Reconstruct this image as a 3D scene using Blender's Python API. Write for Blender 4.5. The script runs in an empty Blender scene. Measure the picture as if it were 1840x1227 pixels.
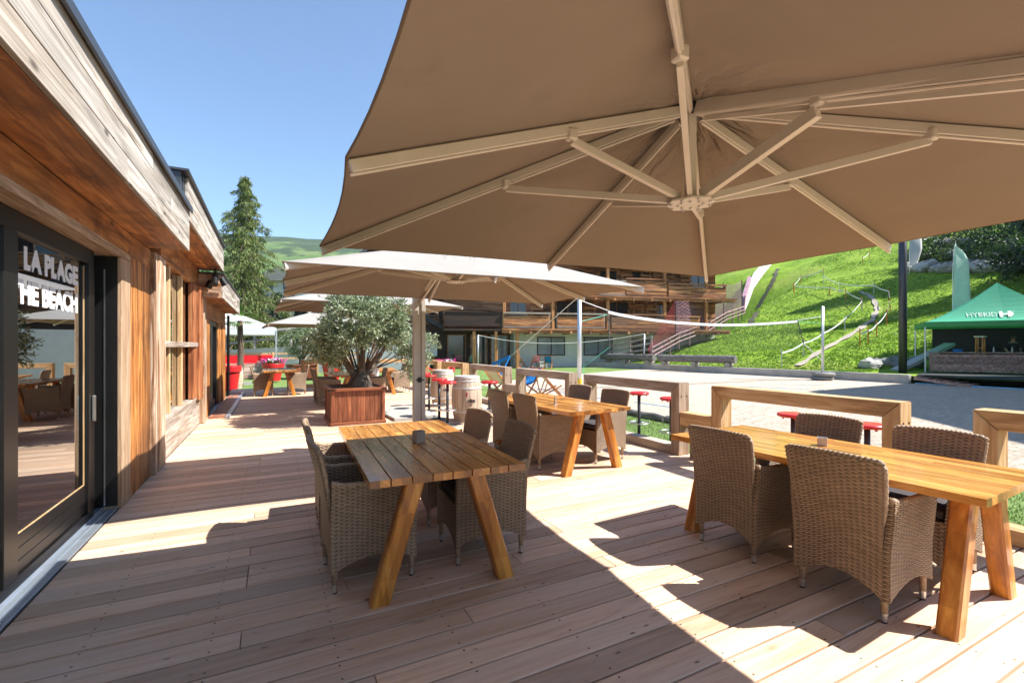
import bpy, math, random
from mathutils import Vector, Matrix
random.seed(7)
R=random.Random(11)
sin,cos,pi=math.sin,math.cos,math.pi
scene=bpy.context.scene
C=scene.collection
# ------------------------------------------------------------------ camera model (calibrated offline)
FPX=840.0; TH=math.radians(27.1); CH=1.5; CX=920.0; CY=622.0
FW=(sin(TH),cos(TH)); RT=(cos(TH),-sin(TH))
def at(px,py,z=0.0):
    d=FPX*(CH-z)/(py-CY); l=(px-CX)/FPX*d
    return (d*FW[0]+l*RT[0], d*FW[1]+l*RT[1])
def zd(px,py,d):
    l=(px-CX)/FPX*d
    return (d*FW[0]+l*RT[0], d*FW[1]+l*RT[1], CH-(py-CY)/FPX*d)
cam=bpy.data.cameras.new('camera'); co=bpy.data.objects.new('camera',cam); C.objects.link(co)
cam.sensor_width=36; cam.lens=36*FPX/1840; cam.shift_y=(CY-613.5)/1840
cam.clip_start=.05; cam.clip_end=6000
co.location=(0,0,CH); co.rotation_euler=(pi/2,0,-TH)
scene.camera=co
# ------------------------------------------------------------------ mesh builder
class MB:
    def __init__(s): s.v=[];s.f=[];s.uv=[];s.hasuv=False
    def add(s,vs,fs,uvs=None):
        n=len(s.v); s.v+= [tuple(p) for p in vs]; s.f+=[tuple(i+n for i in f) for f in fs]
        if uvs: s.hasuv=True; s.uv+=uvs
        else: s.uv+=[[(0,0)]*len(f) for f in fs]
        return s
    def box(s,c,d,M=None):
        x,y,z=d[0]/2,d[1]/2,d[2]/2
        vs=[Vector((a*x,b*y,g*z)) for a in(-1,1) for b in(-1,1) for g in(-1,1)]
        if M: vs=[M@p for p in vs]
        c=Vector(c); vs=[p+c for p in vs]
        return s.add(vs,[(0,1,3,2),(4,6,7,5),(0,4,5,1),(2,3,7,6),(0,2,6,4),(1,5,7,3)])
    def bb(s,x0,x1,y0,y1,z0,z1): return s.box(((x0+x1)/2,(y0+y1)/2,(z0+z1)/2),(abs(x1-x0),abs(y1-y0),abs(z1-z0)))
    def beam(s,a,b,w,h,up=(0,0,1),ch=0):
        a=Vector(a);b=Vector(b);t=(b-a).normalized();u=Vector(up)
        if abs(t.dot(u))>.99: u=Vector((0,1,0))
        sd=t.cross(u).normalized();u=sd.cross(t)
        w/=2;h/=2
        if ch: pr=[(-w+ch,-h),(w-ch,-h),(w,-h+ch),(w,h-ch),(w-ch,h),(-w+ch,h),(-w,h-ch),(-w,-h+ch)]
        else: pr=[(-w,-h),(w,-h),(w,h),(-w,h)]
        n=len(pr)
        vs=[a+sd*p+u*q for p,q in pr]+[b+sd*p+u*q for p,q in pr]
        fs=[(i,(i+1)%n,(i+1)%n+n,i+n) for i in range(n)]+[tuple(range(n-1,-1,-1)),tuple(range(n,2*n))]
        return s.add(vs,fs)
    def tube(s,pts,r,n=8,cap=True):
        pts=[Vector(p) for p in pts]; m=len(pts)
        rs=r if isinstance(r,(list,tuple)) else [r]*m
        vs=[];pu=None
        for i,p in enumerate(pts):
            t=(pts[min(i+1,m-1)]-pts[max(i-1,0)]).normalized()
            if pu is None:
                u=Vector((0,0,1)) if abs(t.z)<.9 else Vector((1,0,0))
            else: u=pu
            sd=t.cross(u).normalized(); u=sd.cross(t).normalized(); pu=u
            for k in range(n):
                a=2*pi*k/n; vs.append(p+(sd*cos(a)+u*sin(a))*rs[i])
        fs=[(i*n+k,i*n+(k+1)%n,(i+1)*n+(k+1)%n,(i+1)*n+k) for i in range(m-1) for k in range(n)]
        if cap: fs+=[tuple(range(n-1,-1,-1)),tuple(range((m-1)*n,m*n))]
        return s.add(vs,fs)
    def lathe(s,prof,n=20,c=(0,0,0),uvs=False):
        vs=[(c[0]+r*cos(2*pi*k/n),c[1]+r*sin(2*pi*k/n),c[2]+z) for r,z in prof for k in range(n)]
        m=len(prof)
        fs=[(i*n+k,i*n+(k+1)%n,(i+1)*n+(k+1)%n,(i+1)*n+k) for i in range(m-1) for k in range(n)]
        if prof[0][0]>1e-4: fs.append(tuple(range(n-1,-1,-1)))
        if prof[-1][0]>1e-4: fs.append(tuple(range((m-1)*n,m*n)))
        return s.add(vs,fs)
    def prism(s,poly,z0,z1):
        n=len(poly); vs=[(x,y,z0) for x,y in poly]+[(x,y,z1) for x,y in poly]
        fs=[(i,(i+1)%n,(i+1)%n+n,i+n) for i in range(n)]+[tuple(range(n-1,-1,-1)),tuple(range(n,2*n))]
        return s.add(vs,fs)
    def panel(s,P,nu,nv,th,us,vscale):
        """closed sheet: P(u,v)->(point,normal); us/vscale metres for the weave"""
        fr=[];bk=[];
        for j in range(nv+1):
            for i in range(nu+1):
                p,nrm=P(i/nu,j/nv); p=Vector(p);nrm=Vector(nrm)
                fr.append(p+nrm*th/2); bk.append(p-nrm*th/2)
        N=len(fr); W=nu+1; fs=[];uv=[]
        def U(i,j): return (i/nu*us,j/nv*vscale)
        for j in range(nv):
            for i in range(nu):
                a,b,c,d=j*W+i,j*W+i+1,(j+1)*W+i+1,(j+1)*W+i
                q=[U(i,j),U(i+1,j),U(i+1,j+1),U(i,j+1)]
                fs.append((a,b,c,d));uv.append(q)
                fs.append((d+N,c+N,b+N,a+N));uv.append(q[::-1])
        for j in range(nv):
            for i,sg in((0,0),(nu,1)):
                a,b=j*W+i,(j+1)*W+i
                f=(a,b,b+N,a+N) if sg==0 else (b,a,a+N,b+N)
                q=[(0,j/nv*vscale),(0,(j+1)/nv*vscale),(th,(j+1)/nv*vscale),(th,j/nv*vscale)]
                if sg: q=[q[1],q[0],q[3],q[2]]
                fs.append(f);uv.append(q)
        for i in range(nu):
            for j,sg in((0,1),(nv,0)):
                a,b=j*W+i,j*W+i+1
                f=(a,b,b+N,a+N) if sg==0 else (b,a,a+N,b+N)
                q=[(i/nu*us,0),((i+1)/nu*us,0),((i+1)/nu*us,th),(i/nu*us,th)]
                if sg: q=[q[1],q[0],q[3],q[2]]
                fs.append(f);uv.append(q)
        return s.add(fr+bk,fs,uv)
    def build(s,name,mat,parent=None,bevel=0,smooth=False,label=None,seg=1):
        me=bpy.data.meshes.new(name); me.from_pydata([tuple(v) for v in s.v],[],s.f)
        if s.hasuv:
            l=me.uv_layers.new(name='UVMap'); k=0
            for q in s.uv:
                for c in q: l.data[k].uv=c; k+=1
        me.materials.append(mat)
        if smooth: me.shade_smooth()
        o=bpy.data.objects.new(name,me); C.objects.link(o)
        if parent: o.parent=parent
        if bevel:
            b=o.modifiers.new('bevel','BEVEL'); b.width=bevel; b.segments=seg; b.limit_method='ANGLE'; b.angle_limit=math.radians(50)
        if label: o['label']=label
        return o
def tag(o,label=None,cat=None,group=None,kind=None):
    if label: o['label']=label
    if cat: o['category']=cat
    if group: o['group']=group
    if kind: o['kind']=kind
    return o
def thing(name,label,cat,loc=(0,0,0),rz=0,group=None):
    o=bpy.data.objects.new(name,None); C.objects.link(o); o.empty_display_size=.1
    o.location=loc if len(loc)==3 else (loc[0],loc[1],0); o.rotation_euler=(0,0,rz)
    return tag(o,label,cat,group)
def kids(o): return [c for c in C.objects if c.parent==o]
def dup(root,loc,rz,label,group=None):
    def cp(o,par):
        c=o.copy(); C.objects.link(c); c.parent=par
        for k in KID.get(o.name) or kids(o): cp(k,c)
        return c
    KID={}
    r=cp(root,None); r.location=loc if len(loc)==3 else (loc[0],loc[1],0); r.rotation_euler=(0,0,rz); r['label']=label
    if group: r['group']=group
    return r
# ------------------------------------------------------------------ materials
def newmat(name):
    m=bpy.data.materials.new(name); m.use_nodes=True; nt=m.node_tree
    for n in list(nt.nodes):
        if n.type!='OUTPUT_MATERIAL' and n.type!='BSDF_PRINCIPLED': nt.nodes.remove(n)
    return m,nt,nt.nodes['Principled BSDF'],nt.nodes['Material Output']
class G:
    def __init__(s,nt): s.nt=nt
    def n(s,t,**k):
        x=s.nt.nodes.new(t)
        for a,b in k.items(): setattr(x,a,b)
        return x
    def l(s,a,b): s.nt.links.new(a,b)
    def inp(s,sock,v):
        if hasattr(v,'is_linked'): s.l(v,sock)
        else: sock.default_value=v
    def math(s,op,a,b=0.0,c=None,clamp=False):
        x=s.n('ShaderNodeMath',operation=op,use_clamp=clamp); s.inp(x.inputs[0],a); s.inp(x.inputs[1],b)
        if c is not None: s.inp(x.inputs[2],c)
        return x.outputs[0]
    def vmath(s,op,a,b):
        x=s.n('ShaderNodeVectorMath',operation=op); s.inp(x.inputs[0],a); s.inp(x.inputs[1],b); return x.outputs[0]
    def mix(s,f,a,b,bt='MIX'):
        x=s.n('ShaderNodeMix',data_type='RGBA',blend_type=bt); s.inp(x.inputs[0],f); s.inp(x.inputs[6],a); s.inp(x.inputs[7],b); return x.outputs[2]
    def noise(s,v,scale,det=4,rough=.6,dist=0.0):
        x=s.n('ShaderNodeTexNoise'); s.l(v,x.inputs['Vector']); x.inputs['Scale'].default_value=scale; x.inputs['Detail'].default_value=det
        x.inputs['Roughness'].default_value=rough; x.inputs['Distortion'].default_value=dist; return x.outputs[0]
    def ramp(s,f,stops):
        x=s.n('ShaderNodeValToRGB'); e=x.color_ramp.elements
        while len(e)<len(stops): e.new(.5)
        for i,(p,c) in enumerate(stops): e[i].position=p; e[i].color=c if len(c)==4 else (*c,1)
        s.l(f,x.inputs[0]); return x.outputs[0]
    def bump(s,h,st,dist=.01,nrm=None):
        x=s.n('ShaderNodeBump'); x.inputs['Strength'].default_value=st; x.inputs['Distance'].default_value=dist; s.l(h,x.inputs['Height'])
        if nrm: s.l(nrm,x.inputs['Normal'])
        return x.outputs[0]
    def obj(s): return s.n('ShaderNodeTexCoord').outputs['Object']
    def isl(s): return s.n('ShaderNodeNewGeometry').outputs['Random Per Island']
    def map(s,v,sc): 
        x=s.n('ShaderNodeMapping'); s.l(v,x.inputs[0]); x.inputs['Scale'].default_value=sc; return x.outputs[0]
    def sep(s,v):
        x=s.n('ShaderNodeSeparateXYZ'); s.l(v,x.inputs[0]); return x.outputs
def c4(c): return (c[0],c[1],c[2],1)
def wood(name,dark,mid,light,axis='X',sc=1.0,rough=.6,bump=.25,isl=.35,grey=None,greyamt=.5,coat=0,knots=.5,nails=False,ring=.55,stain=0.0,cross=22,rp=(.34,.66),endg=False):
    m,nt,b,out=newmat(name); g=G(nt)
    o=g.obj(); rnd=g.isl()
    off=g.n('ShaderNodeCombineXYZ'); g.l(g.math('MULTIPLY',rnd,37.0),off.inputs[0]); g.l(g.math('MULTIPLY',rnd,91.0),off.inputs[1]); g.l(g.math('MULTIPLY',rnd,53.0),off.inputs[2])
    v=g.vmath('ADD',o,off.outputs[0])
    ai='XYZ'.index(axis); s3=[cross*sc]*3; s3[ai]=1.1*sc
    vm=g.map(v,tuple(s3))
    n1=g.noise(vm,1.0,6,.62,1.2)
    s4=[3.2*sc]*3; s4[ai]=.7*sc
    n2=g.noise(g.map(v,tuple(s4)),1.0,3,.5,.8)
    # cathedral rings
    s5=[6*sc]*3; s5[ai]=.45*sc
    n3=g.noise(g.map(v,tuple(s5)),1.0,2,.5,.3)
    rings=g.math('FRACT',g.math('MULTIPLY',n3,13.0))
    rings=g.math('ABSOLUTE',g.math('SUBTRACT',rings,.5))
    base=g.ramp(n1,[(rp[0],dark),(.5,mid),(rp[1],light)])
    base=g.mix(g.math('MULTIPLY',rings,ring),base,c4(dark))
    if grey:
        base=g.mix(g.math('MULTIPLY',g.ramp(n2,[(.35,(0,0,0)),(.68,(1,1,1))]),greyamt),base,c4(grey))
    if stain:
        n5=g.noise(o,1.7,4,.6,.6)
        base=g.mix(g.math('MULTIPLY',g.ramp(n5,[(.45,(0,0,0)),(.7,(1,1,1))]),stain),base,c4([q*.45 for q in dark]))
    br=g.math('ADD',g.math('MULTIPLY',rnd,isl),1.0-isl*.55)
    cm=g.n('ShaderNodeCombineColor'); 
    for k in range(3): g.l(br,cm.inputs[k])
    base=g.mix(1.0,base,cm.outputs[0],'MULTIPLY')
    if knots:
        vo=g.n('ShaderNodeTexVoronoi'); s6=[5.0]*3; s6[ai]=1.9
        g.l(g.map(v,tuple(s6)),vo.inputs['Vector']); vo.inputs['Scale'].default_value=1.0
        kf=g.ramp(vo.outputs['Distance'],[(.05,(1,1,1)),(.12,(0,0,0))])
        base=g.mix(g.math('MULTIPLY',kf,knots),base,c4([q*.35 for q in dark]))
    if endg:
        nx,ny,nz=g.sep(g.n('ShaderNodeTexCoord').outputs['Normal'])
        en=g.ramp(g.math('FRACT',g.math('MULTIPLY',rnd,17.3)),[(0,(.30,.22,.16)),(.5,(.62,.52,.42)),(1,(1,.95,.9))])
        base=g.mix(g.math('MULTIPLY',g.math('GREATER_THAN',g.math('ABSOLUTE',ny),.8),1.0),base,g.mix(1.0,base,en,'MULTIPLY'))
    if nails:
        x,y,z=g.sep(o)
        vk=g.n('ShaderNodeTexVoronoi'); g.l(g.map(v,(3.2,9,1)),vk.inputs['Vector']); vk.inputs['Scale'].default_value=1.0
        base=g.mix(g.ramp(vk.outputs['Distance'],[(.035,(.85,.85,.85)),(.075,(0,0,0))]),base,(.10,.045,.022,1))
        dx=g.math('SUBTRACT',g.math('FLOORED_MODULO',x,.56),.28)
        dy=g.math('SUBTRACT',g.math('ABSOLUTE',g.math('SUBTRACT',g.math('FLOORED_MODULO',g.math('ADD',y,2.92),.165),.0825)),.05)
        dd=g.math('SQRT',g.math('ADD',g.math('MULTIPLY',dx,dx),g.math('MULTIPLY',dy,dy)))
        base=g.mix(g.math('LESS_THAN',dd,.0056),base,(.03,.025,.022,1))
    g.l(base,b.inputs['Base Color'])
    g.l(g.ramp(n1,[(.2,(rough-.1,)*3),(.8,(rough+.12,)*3)]),b.inputs['Roughness'])
    if coat: b.inputs['Coat Weight'].default_value=coat; b.inputs['Coat Roughness'].default_value=.12
    g.l(g.bump(n1,bump,.004),b.inputs['Normal'])
    return m
def plain(name,col,rough=.5,metal=0,var=.12,vs=6,bump=0,bs=60,coat=0,spec=None):
    m,nt,b,out=newmat(name); g=G(nt); o=g.obj()
    n=g.noise(o,vs,5,.6)
    a=[max(0,q*(1-var)) for q in col]; d=[min(1,q*(1+var)) for q in col]
    g.l(g.ramp(n,[(.3,a),(.7,d)]),b.inputs['Base Color'])
    b.inputs['Roughness'].default_value=rough; b.inputs['Metallic'].default_value=metal
    if coat: b.inputs['Coat Weight'].default_value=coat
    if spec is not None: b.inputs['Specular IOR Level'].default_value=spec
    if bump: g.l(g.bump(g.noise(o,bs,4,.6),bump,.006),b.inputs['Normal'])
    return m
def mix_translucent(m,amt,col=None):
    nt=m.node_tree; g=G(nt); b=nt.nodes['Principled BSDF']; out=nt.nodes['Material Output']
    t=g.n('ShaderNodeBsdfTranslucent')
    if b.inputs['Base Color'].is_linked and col is None: g.l(b.inputs['Base Color'].links[0].from_socket,t.inputs[0])
    else: t.inputs[0].default_value=c4(col or b.inputs['Base Color'].default_value)
    x=g.n('ShaderNodeMixShader'); x.inputs[0].default_value=amt
    g.l(b.outputs[0],x.inputs[1]); g.l(t.outputs[0],x.inputs[2]); g.l(x.outputs[0],out.inputs[0]); return m
def leafmat(name,stops,trans=.25,rough=.55):
    m,nt,b,out=newmat(name); g=G(nt); r=g.isl()
    n=g.noise(g.obj(),2.2,3,.6)
    f=g.math('ADD',g.math('MULTIPLY',r,.65),g.math('MULTIPLY',n,.35))
    g.l(g.ramp(f,stops),b.inputs['Base Color']); b.inputs['Roughness'].default_value=rough
    return mix_translucent(m,trans)
def wicker(name,cd,cl):
    m,nt,b,out=newmat(name); g=G(nt)
    uv=g.n('ShaderNodeUVMap').outputs[0]; u,v,_=g.sep(uv)
    A=.031; B=.0125
    row=g.math('FLOOR',g.math('DIVIDE',v,B))
    fr=g.math('FRACT',g.math('DIVIDE',v,B))
    prof=g.math('SINE',g.math('MULTIPLY',fr,pi))
    prof=g.math('POWER',prof,.6)
    ph=g.math('MULTIPLY',g.math('FLOORED_MODULO',row,2.0),pi)
    wob=g.math('MULTIPLY',g.noise(uv,14,2),.6)
    wv=g.math('COSINE',g.math('ADD',g.math('ADD',g.math('MULTIPLY',u,pi/A),ph),wob))
    wv=g.math('ADD',g.math('MULTIPLY',wv,.5),.5)
    h=g.math('MULTIPLY',prof,g.math('ADD',g.math('MULTIPLY',wv,.74),.26))
    cb=g.n('ShaderNodeCombineXYZ'); g.l(g.math('MULTIPLY',u,9.0),cb.inputs[0]); g.l(g.math('MULTIPLY',row,3.7),cb.inputs[1])
    rn=g.noise(cb.outputs[0],1.0,3,.7)
    strand=g.ramp(rn,[(.25,[q*.62 for q in cl]),(.5,cl),(.8,[min(1,q*1.35) for q in cl])])
    col=g.mix(g.ramp(h,[(.12,(0,0,0)),(.42,(1,1,1))]),c4(cd),strand)
    oi=g.n('ShaderNodeObjectInfo').outputs['Random']; fade=g.noise(g.n('ShaderNodeTexCoord').outputs['Object'],3.0,3,.6)
    tn=g.math('ADD',g.math('MULTIPLY',oi,.22),g.math('ADD',g.math('MULTIPLY',fade,.5),.62)); cc=g.n('ShaderNodeCombineColor')
    for k in range(3): g.l(tn,cc.inputs[k])
    col=g.mix(1.0,col,cc.outputs[0],'MULTIPLY')
    g.l(col,b.inputs['Base Color']); b.inputs['Roughness'].default_value=.5
    g.l(g.bump(h,1.0,.006),b.inputs['Normal'])
    # a few see-through gaps in the weave
    gap=g.math('MULTIPLY',g.math('LESS_THAN',h,.05),g.math('GREATER_THAN',g.noise(uv,5.5,2),.60))
    tr=g.n('ShaderNodeBsdfTransparent'); x=g.n('ShaderNodeMixShader'); g.l(gap,x.inputs[0]); g.l(b.outputs[0],x.inputs[1]); g.l(tr.outputs[0],x.inputs[2]); g.l(x.outputs[0],out.inputs[0])
    return m

def legmat(m):
    nt=m.node_tree; g=G(nt); b=nt.nodes['Principled BSDF']; x,y,z=g.sep(g.obj())
    xs_=g.math('SUBTRACT',g.math('ABSOLUTE',x),g.math('SUBTRACT',.40,g.math('MULTIPLY',z,.298)))
    c=g.n('ShaderNodeCombineXYZ'); st=g.math('FLOOR',g.math('DIVIDE',xs_,.04)); g.l(st,c.inputs[0]); g.l(g.math('FLOOR',g.math('DIVIDE',y,.046)),c.inputs[1])
    w1=g.n('ShaderNodeTexWhiteNoise'); g.l(c.outputs[0],w1.inputs[0])
    g.l(g.math('FLOOR',g.math('ADD',g.math('DIVIDE',z,.37),g.math('MULTIPLY',w1.outputs[0],1.0))),c.inputs[2])
    w2=g.n('ShaderNodeTexWhiteNoise'); g.l(c.outputs[0],w2.inputs[0])
    src=b.inputs['Base Color'].links[0].from_socket
    tint=g.ramp(w2.outputs[0],[(.0,(.66,.58,.50)),(.45,(.93,.90,.86)),(1,(1.15,1.15,1.12))])
    g.l(g.mix(1.0,src,tint,'MULTIPLY'),b.inputs['Base Color']); return m
M={}
M['deck']=wood('deck_larch',(.46,.262,.148),(.665,.44,.282),(.78,.575,.42),'X',1.0,.60,.22,.50,grey=(.66,.54,.43),greyamt=.45,knots=.45,nails=True,cross=17,ring=.35,rp=(.26,.74))
M['fascia']=wood('weathered_fascia_wood',(.10,.07,.045),(.34,.29,.235),(.58,.54,.49),'Y',.8,.75,1.0,.5,grey=(.46,.44,.41),greyamt=.5,knots=.8,cross=20,stain=.12)
M['soffit']=wood('warm_soffit_wood',(.14,.042,.010),(.42,.165,.045),(.62,.30,.105),'Y',.7,.6,.45,.5,knots=.9,stain=.6,cross=12,ring=.8)
M['plank']=wood('orange_plank_wood',(.12,.035,.008),(.44,.16,.033),(.62,.28,.075),'Z',.8,.62,.6,.55,knots=.4,cross=17,stain=.5,ring=.8,rp=(.40,.60))
M['postgrey']=wood('bleached_post_wood',(.20,.09,.04),(.48,.32,.20),(.70,.58,.46),'Z',.8,.75,1.0,.35,knots=.2,cross=17,rp=(.40,.62))
M['trim']=wood('rough_trim_wood',(.22,.13,.07),(.42,.28,.17),(.56,.42,.29),'Z',1.2,.7,.7,.2,knots=.4)
M['trimY']=wood('rough_trim_beam_wood',(.22,.13,.07),(.40,.27,.17),(.58,.45,.33),'Y',1.2,.7,.7,.2,knots=.4)
M['dado']=wood('grey_dado_wood',(.10,.065,.045),(.30,.22,.16),(.55,.47,.39),'Y',.9,.75,.9,.4,grey=(.4,.37,.34),greyamt=.5,knots=.4)
M['mull']=wood('mullion_wood',(.40,.22,.09),(.60,.40,.20),(.72,.54,.33),'Z',1.2,.6,.2,.2,knots=0)
M['tabletop']=wood('oiled_acacia_top',(.34,.125,.022),(.60,.26,.055),(.74,.385,.105),'Y',.9,.24,.08,.55,knots=.15,coat=.4,cross=9,endg=True)
M['tableleg']=wood('oiled_acacia_leg',(.32,.10,.012),(.60,.235,.035),(.74,.36,.075),'Z',.9,.36,.12,.35,knots=.35,coat=.3,cross=12)
M['tableleg']=legmat(M['tableleg'])
M['fenceY']=wood('honey_rail_wood',(.34,.18,.07),(.60,.37,.17),(.74,.52,.29),'Y',.8,.6,.25,.2,knots=.4,cross=14)
M['fenceZ']=wood('honey_post_wood',(.34,.18,.07),(.58,.35,.16),(.72,.50,.28),'Z',.8,.6,.25,.2,knots=.4,cross=14)
M['fenceYg']=wood('weathered_rail_wood',(.20,.13,.085),(.40,.29,.21),(.54,.44,.35),'Y',.8,.75,.6,.2,grey=(.50,.46,.42),greyamt=.5,knots=.4,cross=14)
M['fenceZg']=wood('weathered_post_wood',(.20,.12,.075),(.40,.28,.19),(.54,.43,.33),'Z',.8,.75,.6,.2,knots=.4,cross=14)
M['planter']=wood('red_brown_planter_wood',(.10,.028,.010),(.22,.065,.024),(.32,.11,.045),'Z',1,.5,.25,.5,knots=.2,cross=14)
M['barrel']=wood('pale_barrel_oak',(.36,.26,.18),(.56,.44,.33),(.68,.57,.46),'Z',1,.6,.2,.3,knots=0,stain=.35,cross=14)
M['chaletwood']=wood('sunburnt_chalet_wood',(.07,.020,.006),(.34,.12,.032),(.64,.32,.12),'X',.35,.8,.4,.8,grey=(.42,.34,.26),greyamt=.2,knots=.3,cross=12)
M['chaletdark']=wood('dark_shaded_chalet_wood',(.014,.006,.003),(.038,.016,.008),(.07,.03,.014),'X',.35,.7,.4,.6,knots=.2,cross=12)  # dark wood, taken darker to carry the porch shade in its colour
M['barwood']=wood('reclaimed_bar_wood',(.20,.10,.07),(.42,.26,.20),(.60,.45,.38),'X',.6,.7,.4,.6,knots=.4,cross=12)
M['railgrey']=wood('silver_rail_wood',(.16,.14,.12),(.30,.275,.245),(.44,.41,.37),'X',.8,.8,.4,.3,knots=0)
M['railpink']=wood('reddish_rail_wood',(.16,.09,.09),(.30,.19,.19),(.42,.30,.29),'X',.8,.8,.4,.3,knots=0)
M['log']=wood('grey_log_bark',(.06,.055,.05),(.16,.15,.14),(.30,.29,.27),'Y',.8,.85,1.0,.2,knots=.3)
M['wick']=wicker('woven_wicker',(.018,.010,.006),(.37,.255,.16))
M['wicks']=plain('wicker_braid',(.36,.255,.165),.55,0,.35,60,.8,120)
M['cushion']=plain('dark_cushion_cloth',(.055,.045,.05),.85,0,.2,20,.3,200)
M['steel']=plain('brushed_steel',(.62,.61,.60),.32,1,.06,8)
M['alu']=plain('galvanised_pole',(.62,.64,.66),.4,.7,.08,5)
M['black']=plain('black_painted_frame',(.007,.0065,.0065),.38,0,.15,4,spec=.35)
M['rubber']=plain('black_rubber',(.02,.02,.02),.8,0,.2,10)
M['dkmetal']=plain('dark_grey_metal',(.06,.065,.075),.4,.4,.1,5)
M['sill']=plain('aluminium_threshold',(.50,.56,.63),.38,.75,.1,9)
M['red']=plain('red_seat_plastic',(.62,.018,.022),.33,0,.1,5,coat=.3)
M['redpot']=plain('red_plastic_pot',(.60,.020,.025),.4,0,.12,5,.1,20)
M['umbmetal']=plain('beige_powder_coated_aluminium',(.70,.645,.575),.42,.05,.05,5)
M['umbgrey']=plain('greyish_mast_aluminium',(.52,.47,.42),.42,.25,.05,5)
M['white']=plain('white_painted_metal',(.78,.78,.77),.4,0,.03,5)
M['soil']=plain('dark_soil',(.07,.045,.03),.95,0,.4,30,1,60)
M['pebble']=plain('pale_pebbles',(.42,.36,.30),.9,0,.4,50,1,120)
M['concrete']=plain('grey_concrete',(.38,.365,.335),.9,0,.14,2.5,.3,30)
M['concwall']=plain('blue_grey_concrete_wall',(.40,.41,.42),.9,0,.08,1.5,.15,20)
M['plaster']=plain('pale_green_grey_plaster',(.58,.60,.55),.9,0,.06,1.2,.2,25)
M['rock']=plain('pale_rock',(.36,.35,.33),.9,0,.35,1.6,1,6)
M['darkrock']=plain('dark_rock',(.20,.21,.20),.9,0,.35,1.6,1,6)
M['winglass']=plain('dark_window_glass',(.02,.025,.03),.08,0,.1,2,spec=.8)
M['wintgrey']=plain('curtained_window_glass',(.20,.24,.27),.12,0,.2,2,spec=.7)
M['interior']=plain('dark_interior',(.030,.020,.014),.7,0,.5,3)
M['intfloor']=plain('interior_floor',(.10,.06,.035),.4,0,.3,3)
M['acrylic']=plain('clear_grey_plastic',(.50,.46,.48),.15,0,.1,10)
M['greenfab']=plain('green_canopy_cloth',(.03,.42,.24),.7,0,.06,2); mix_translucent(M['greenfab'],.25)
M['paleflag']=plain('pale_green_flag_cloth',(.66,.80,.73),.8,0,.06,3); mix_translucent(M['paleflag'],.35)
M['whitefab']=plain('white_awning_cloth',(.78,.78,.77),.8,0,.04,2); mix_translucent(M['whitefab'],.3)
M['bluefab']=plain('blue_sling_cloth',(.01,.20,.55),.8,0,.15,8); mix_translucent(M['bluefab'],.2)
M['ltblue']=plain('light_blue_sling_cloth',(.30,.60,.78),.8,0,.15,8); mix_translucent(M['ltblue'],.2)
M['pinkfab']=plain('pink_sling_cloth',(.72,.30,.42),.8,0,.15,8); mix_translucent(M['pinkfab'],.2)
M['cream']=plain('cream_sling_cloth',(.74,.68,.60),.8,0,.05,8); mix_translucent(M['cream'],.2)
M['dcframe']=plain('orange_deckchair_wood',(.50,.17,.05),.5,0,.25,12)
M['letter']=plain('white_vinyl_lettering',(.80,.80,.80),.5,0,.02,5)
M['ink']=plain('dark_stencil_ink',(.05,.05,.05),.7,0,.1,5)
M['redink']=plain('red_stencil_ink',(.35,.03,.03),.7,0,.1,5)
M['tape']=plain('white_barrier_tape',(.75,.76,.76),.5,0,.05,5)
M['bluetape']=plain('blue_court_tape',(.02,.25,.45),.6,0,.1,5)
M['teal']=plain('teal_rope',(.05,.50,.36),.6,0,.1,5)
M['orange']=plain('orange_stake_plastic',(.75,.20,.03),.5,0,.1,5)
M['netting']=plain('black_net_cord',(.05,.055,.055),.8,0,.1,5)
M['purple']=plain('faded_purple_netting',(.42,.24,.31),.8,0,.25,3)
M['redmesh']=plain('red_safety_netting',(.55,.05,.09),.8,0,.2,3)
M['roofdark']=plain('dark_slate_roof',(.07,.07,.075),.6,0,.3,2,.5,8)
M['skin']=plain('skin',(.42,.24,.17),.5,0,.08,10)
M['blackcloth']=plain('black_shirt_cloth',(.012,.012,.014),.85,0,.2,20)
M['hair']=plain('brown_hair',(.05,.03,.02),.7,0,.2,20)
M['bark']=plain('olive_bark',(.13,.10,.075),.95,0,.5,9,1.0,18)
M['barkbrown']=plain('conifer_bark',(.11,.075,.05),.95,0,.4,5,1,12)
M['petalw']=plain('white_petals',(.8,.78,.78),.6,0,.05,9)
M['petalp']=plain('pink_petals',(.65,.05,.30),.6,0,.2,9)
M['olive']=leafmat('olive_leaves',[(.1,(.06,.085,.03)),(.4,(.16,.21,.09)),(.62,(.30,.36,.20)),(.92,(.56,.61,.46))],.15,.42)
M['larch']=leafmat('larch_needles',[(.1,(.05,.085,.02)),(.5,(.13,.18,.04)),(.9,(.25,.28,.07))],.3)
M['conifer']=leafmat('conifer_needles',[(.1,(.010,.028,.010)),(.5,(.028,.062,.018)),(.9,(.07,.13,.03))],.2)
M['shrub']=leafmat('shrub_leaves',[(.1,(.02,.05,.01)),(.5,(.05,.11,.02)),(.9,(.13,.22,.04))],.3)
M['palm']=leafmat('palm_fronds',[(.1,(.05,.12,.02)),(.9,(.16,.30,.05))],.3)
M['blade']=leafmat('meadow_grass_blades',[(.1,(.07,.16,.010)),(.5,(.14,.27,.018)),(.9,(.25,.38,.035))],.35)
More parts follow.
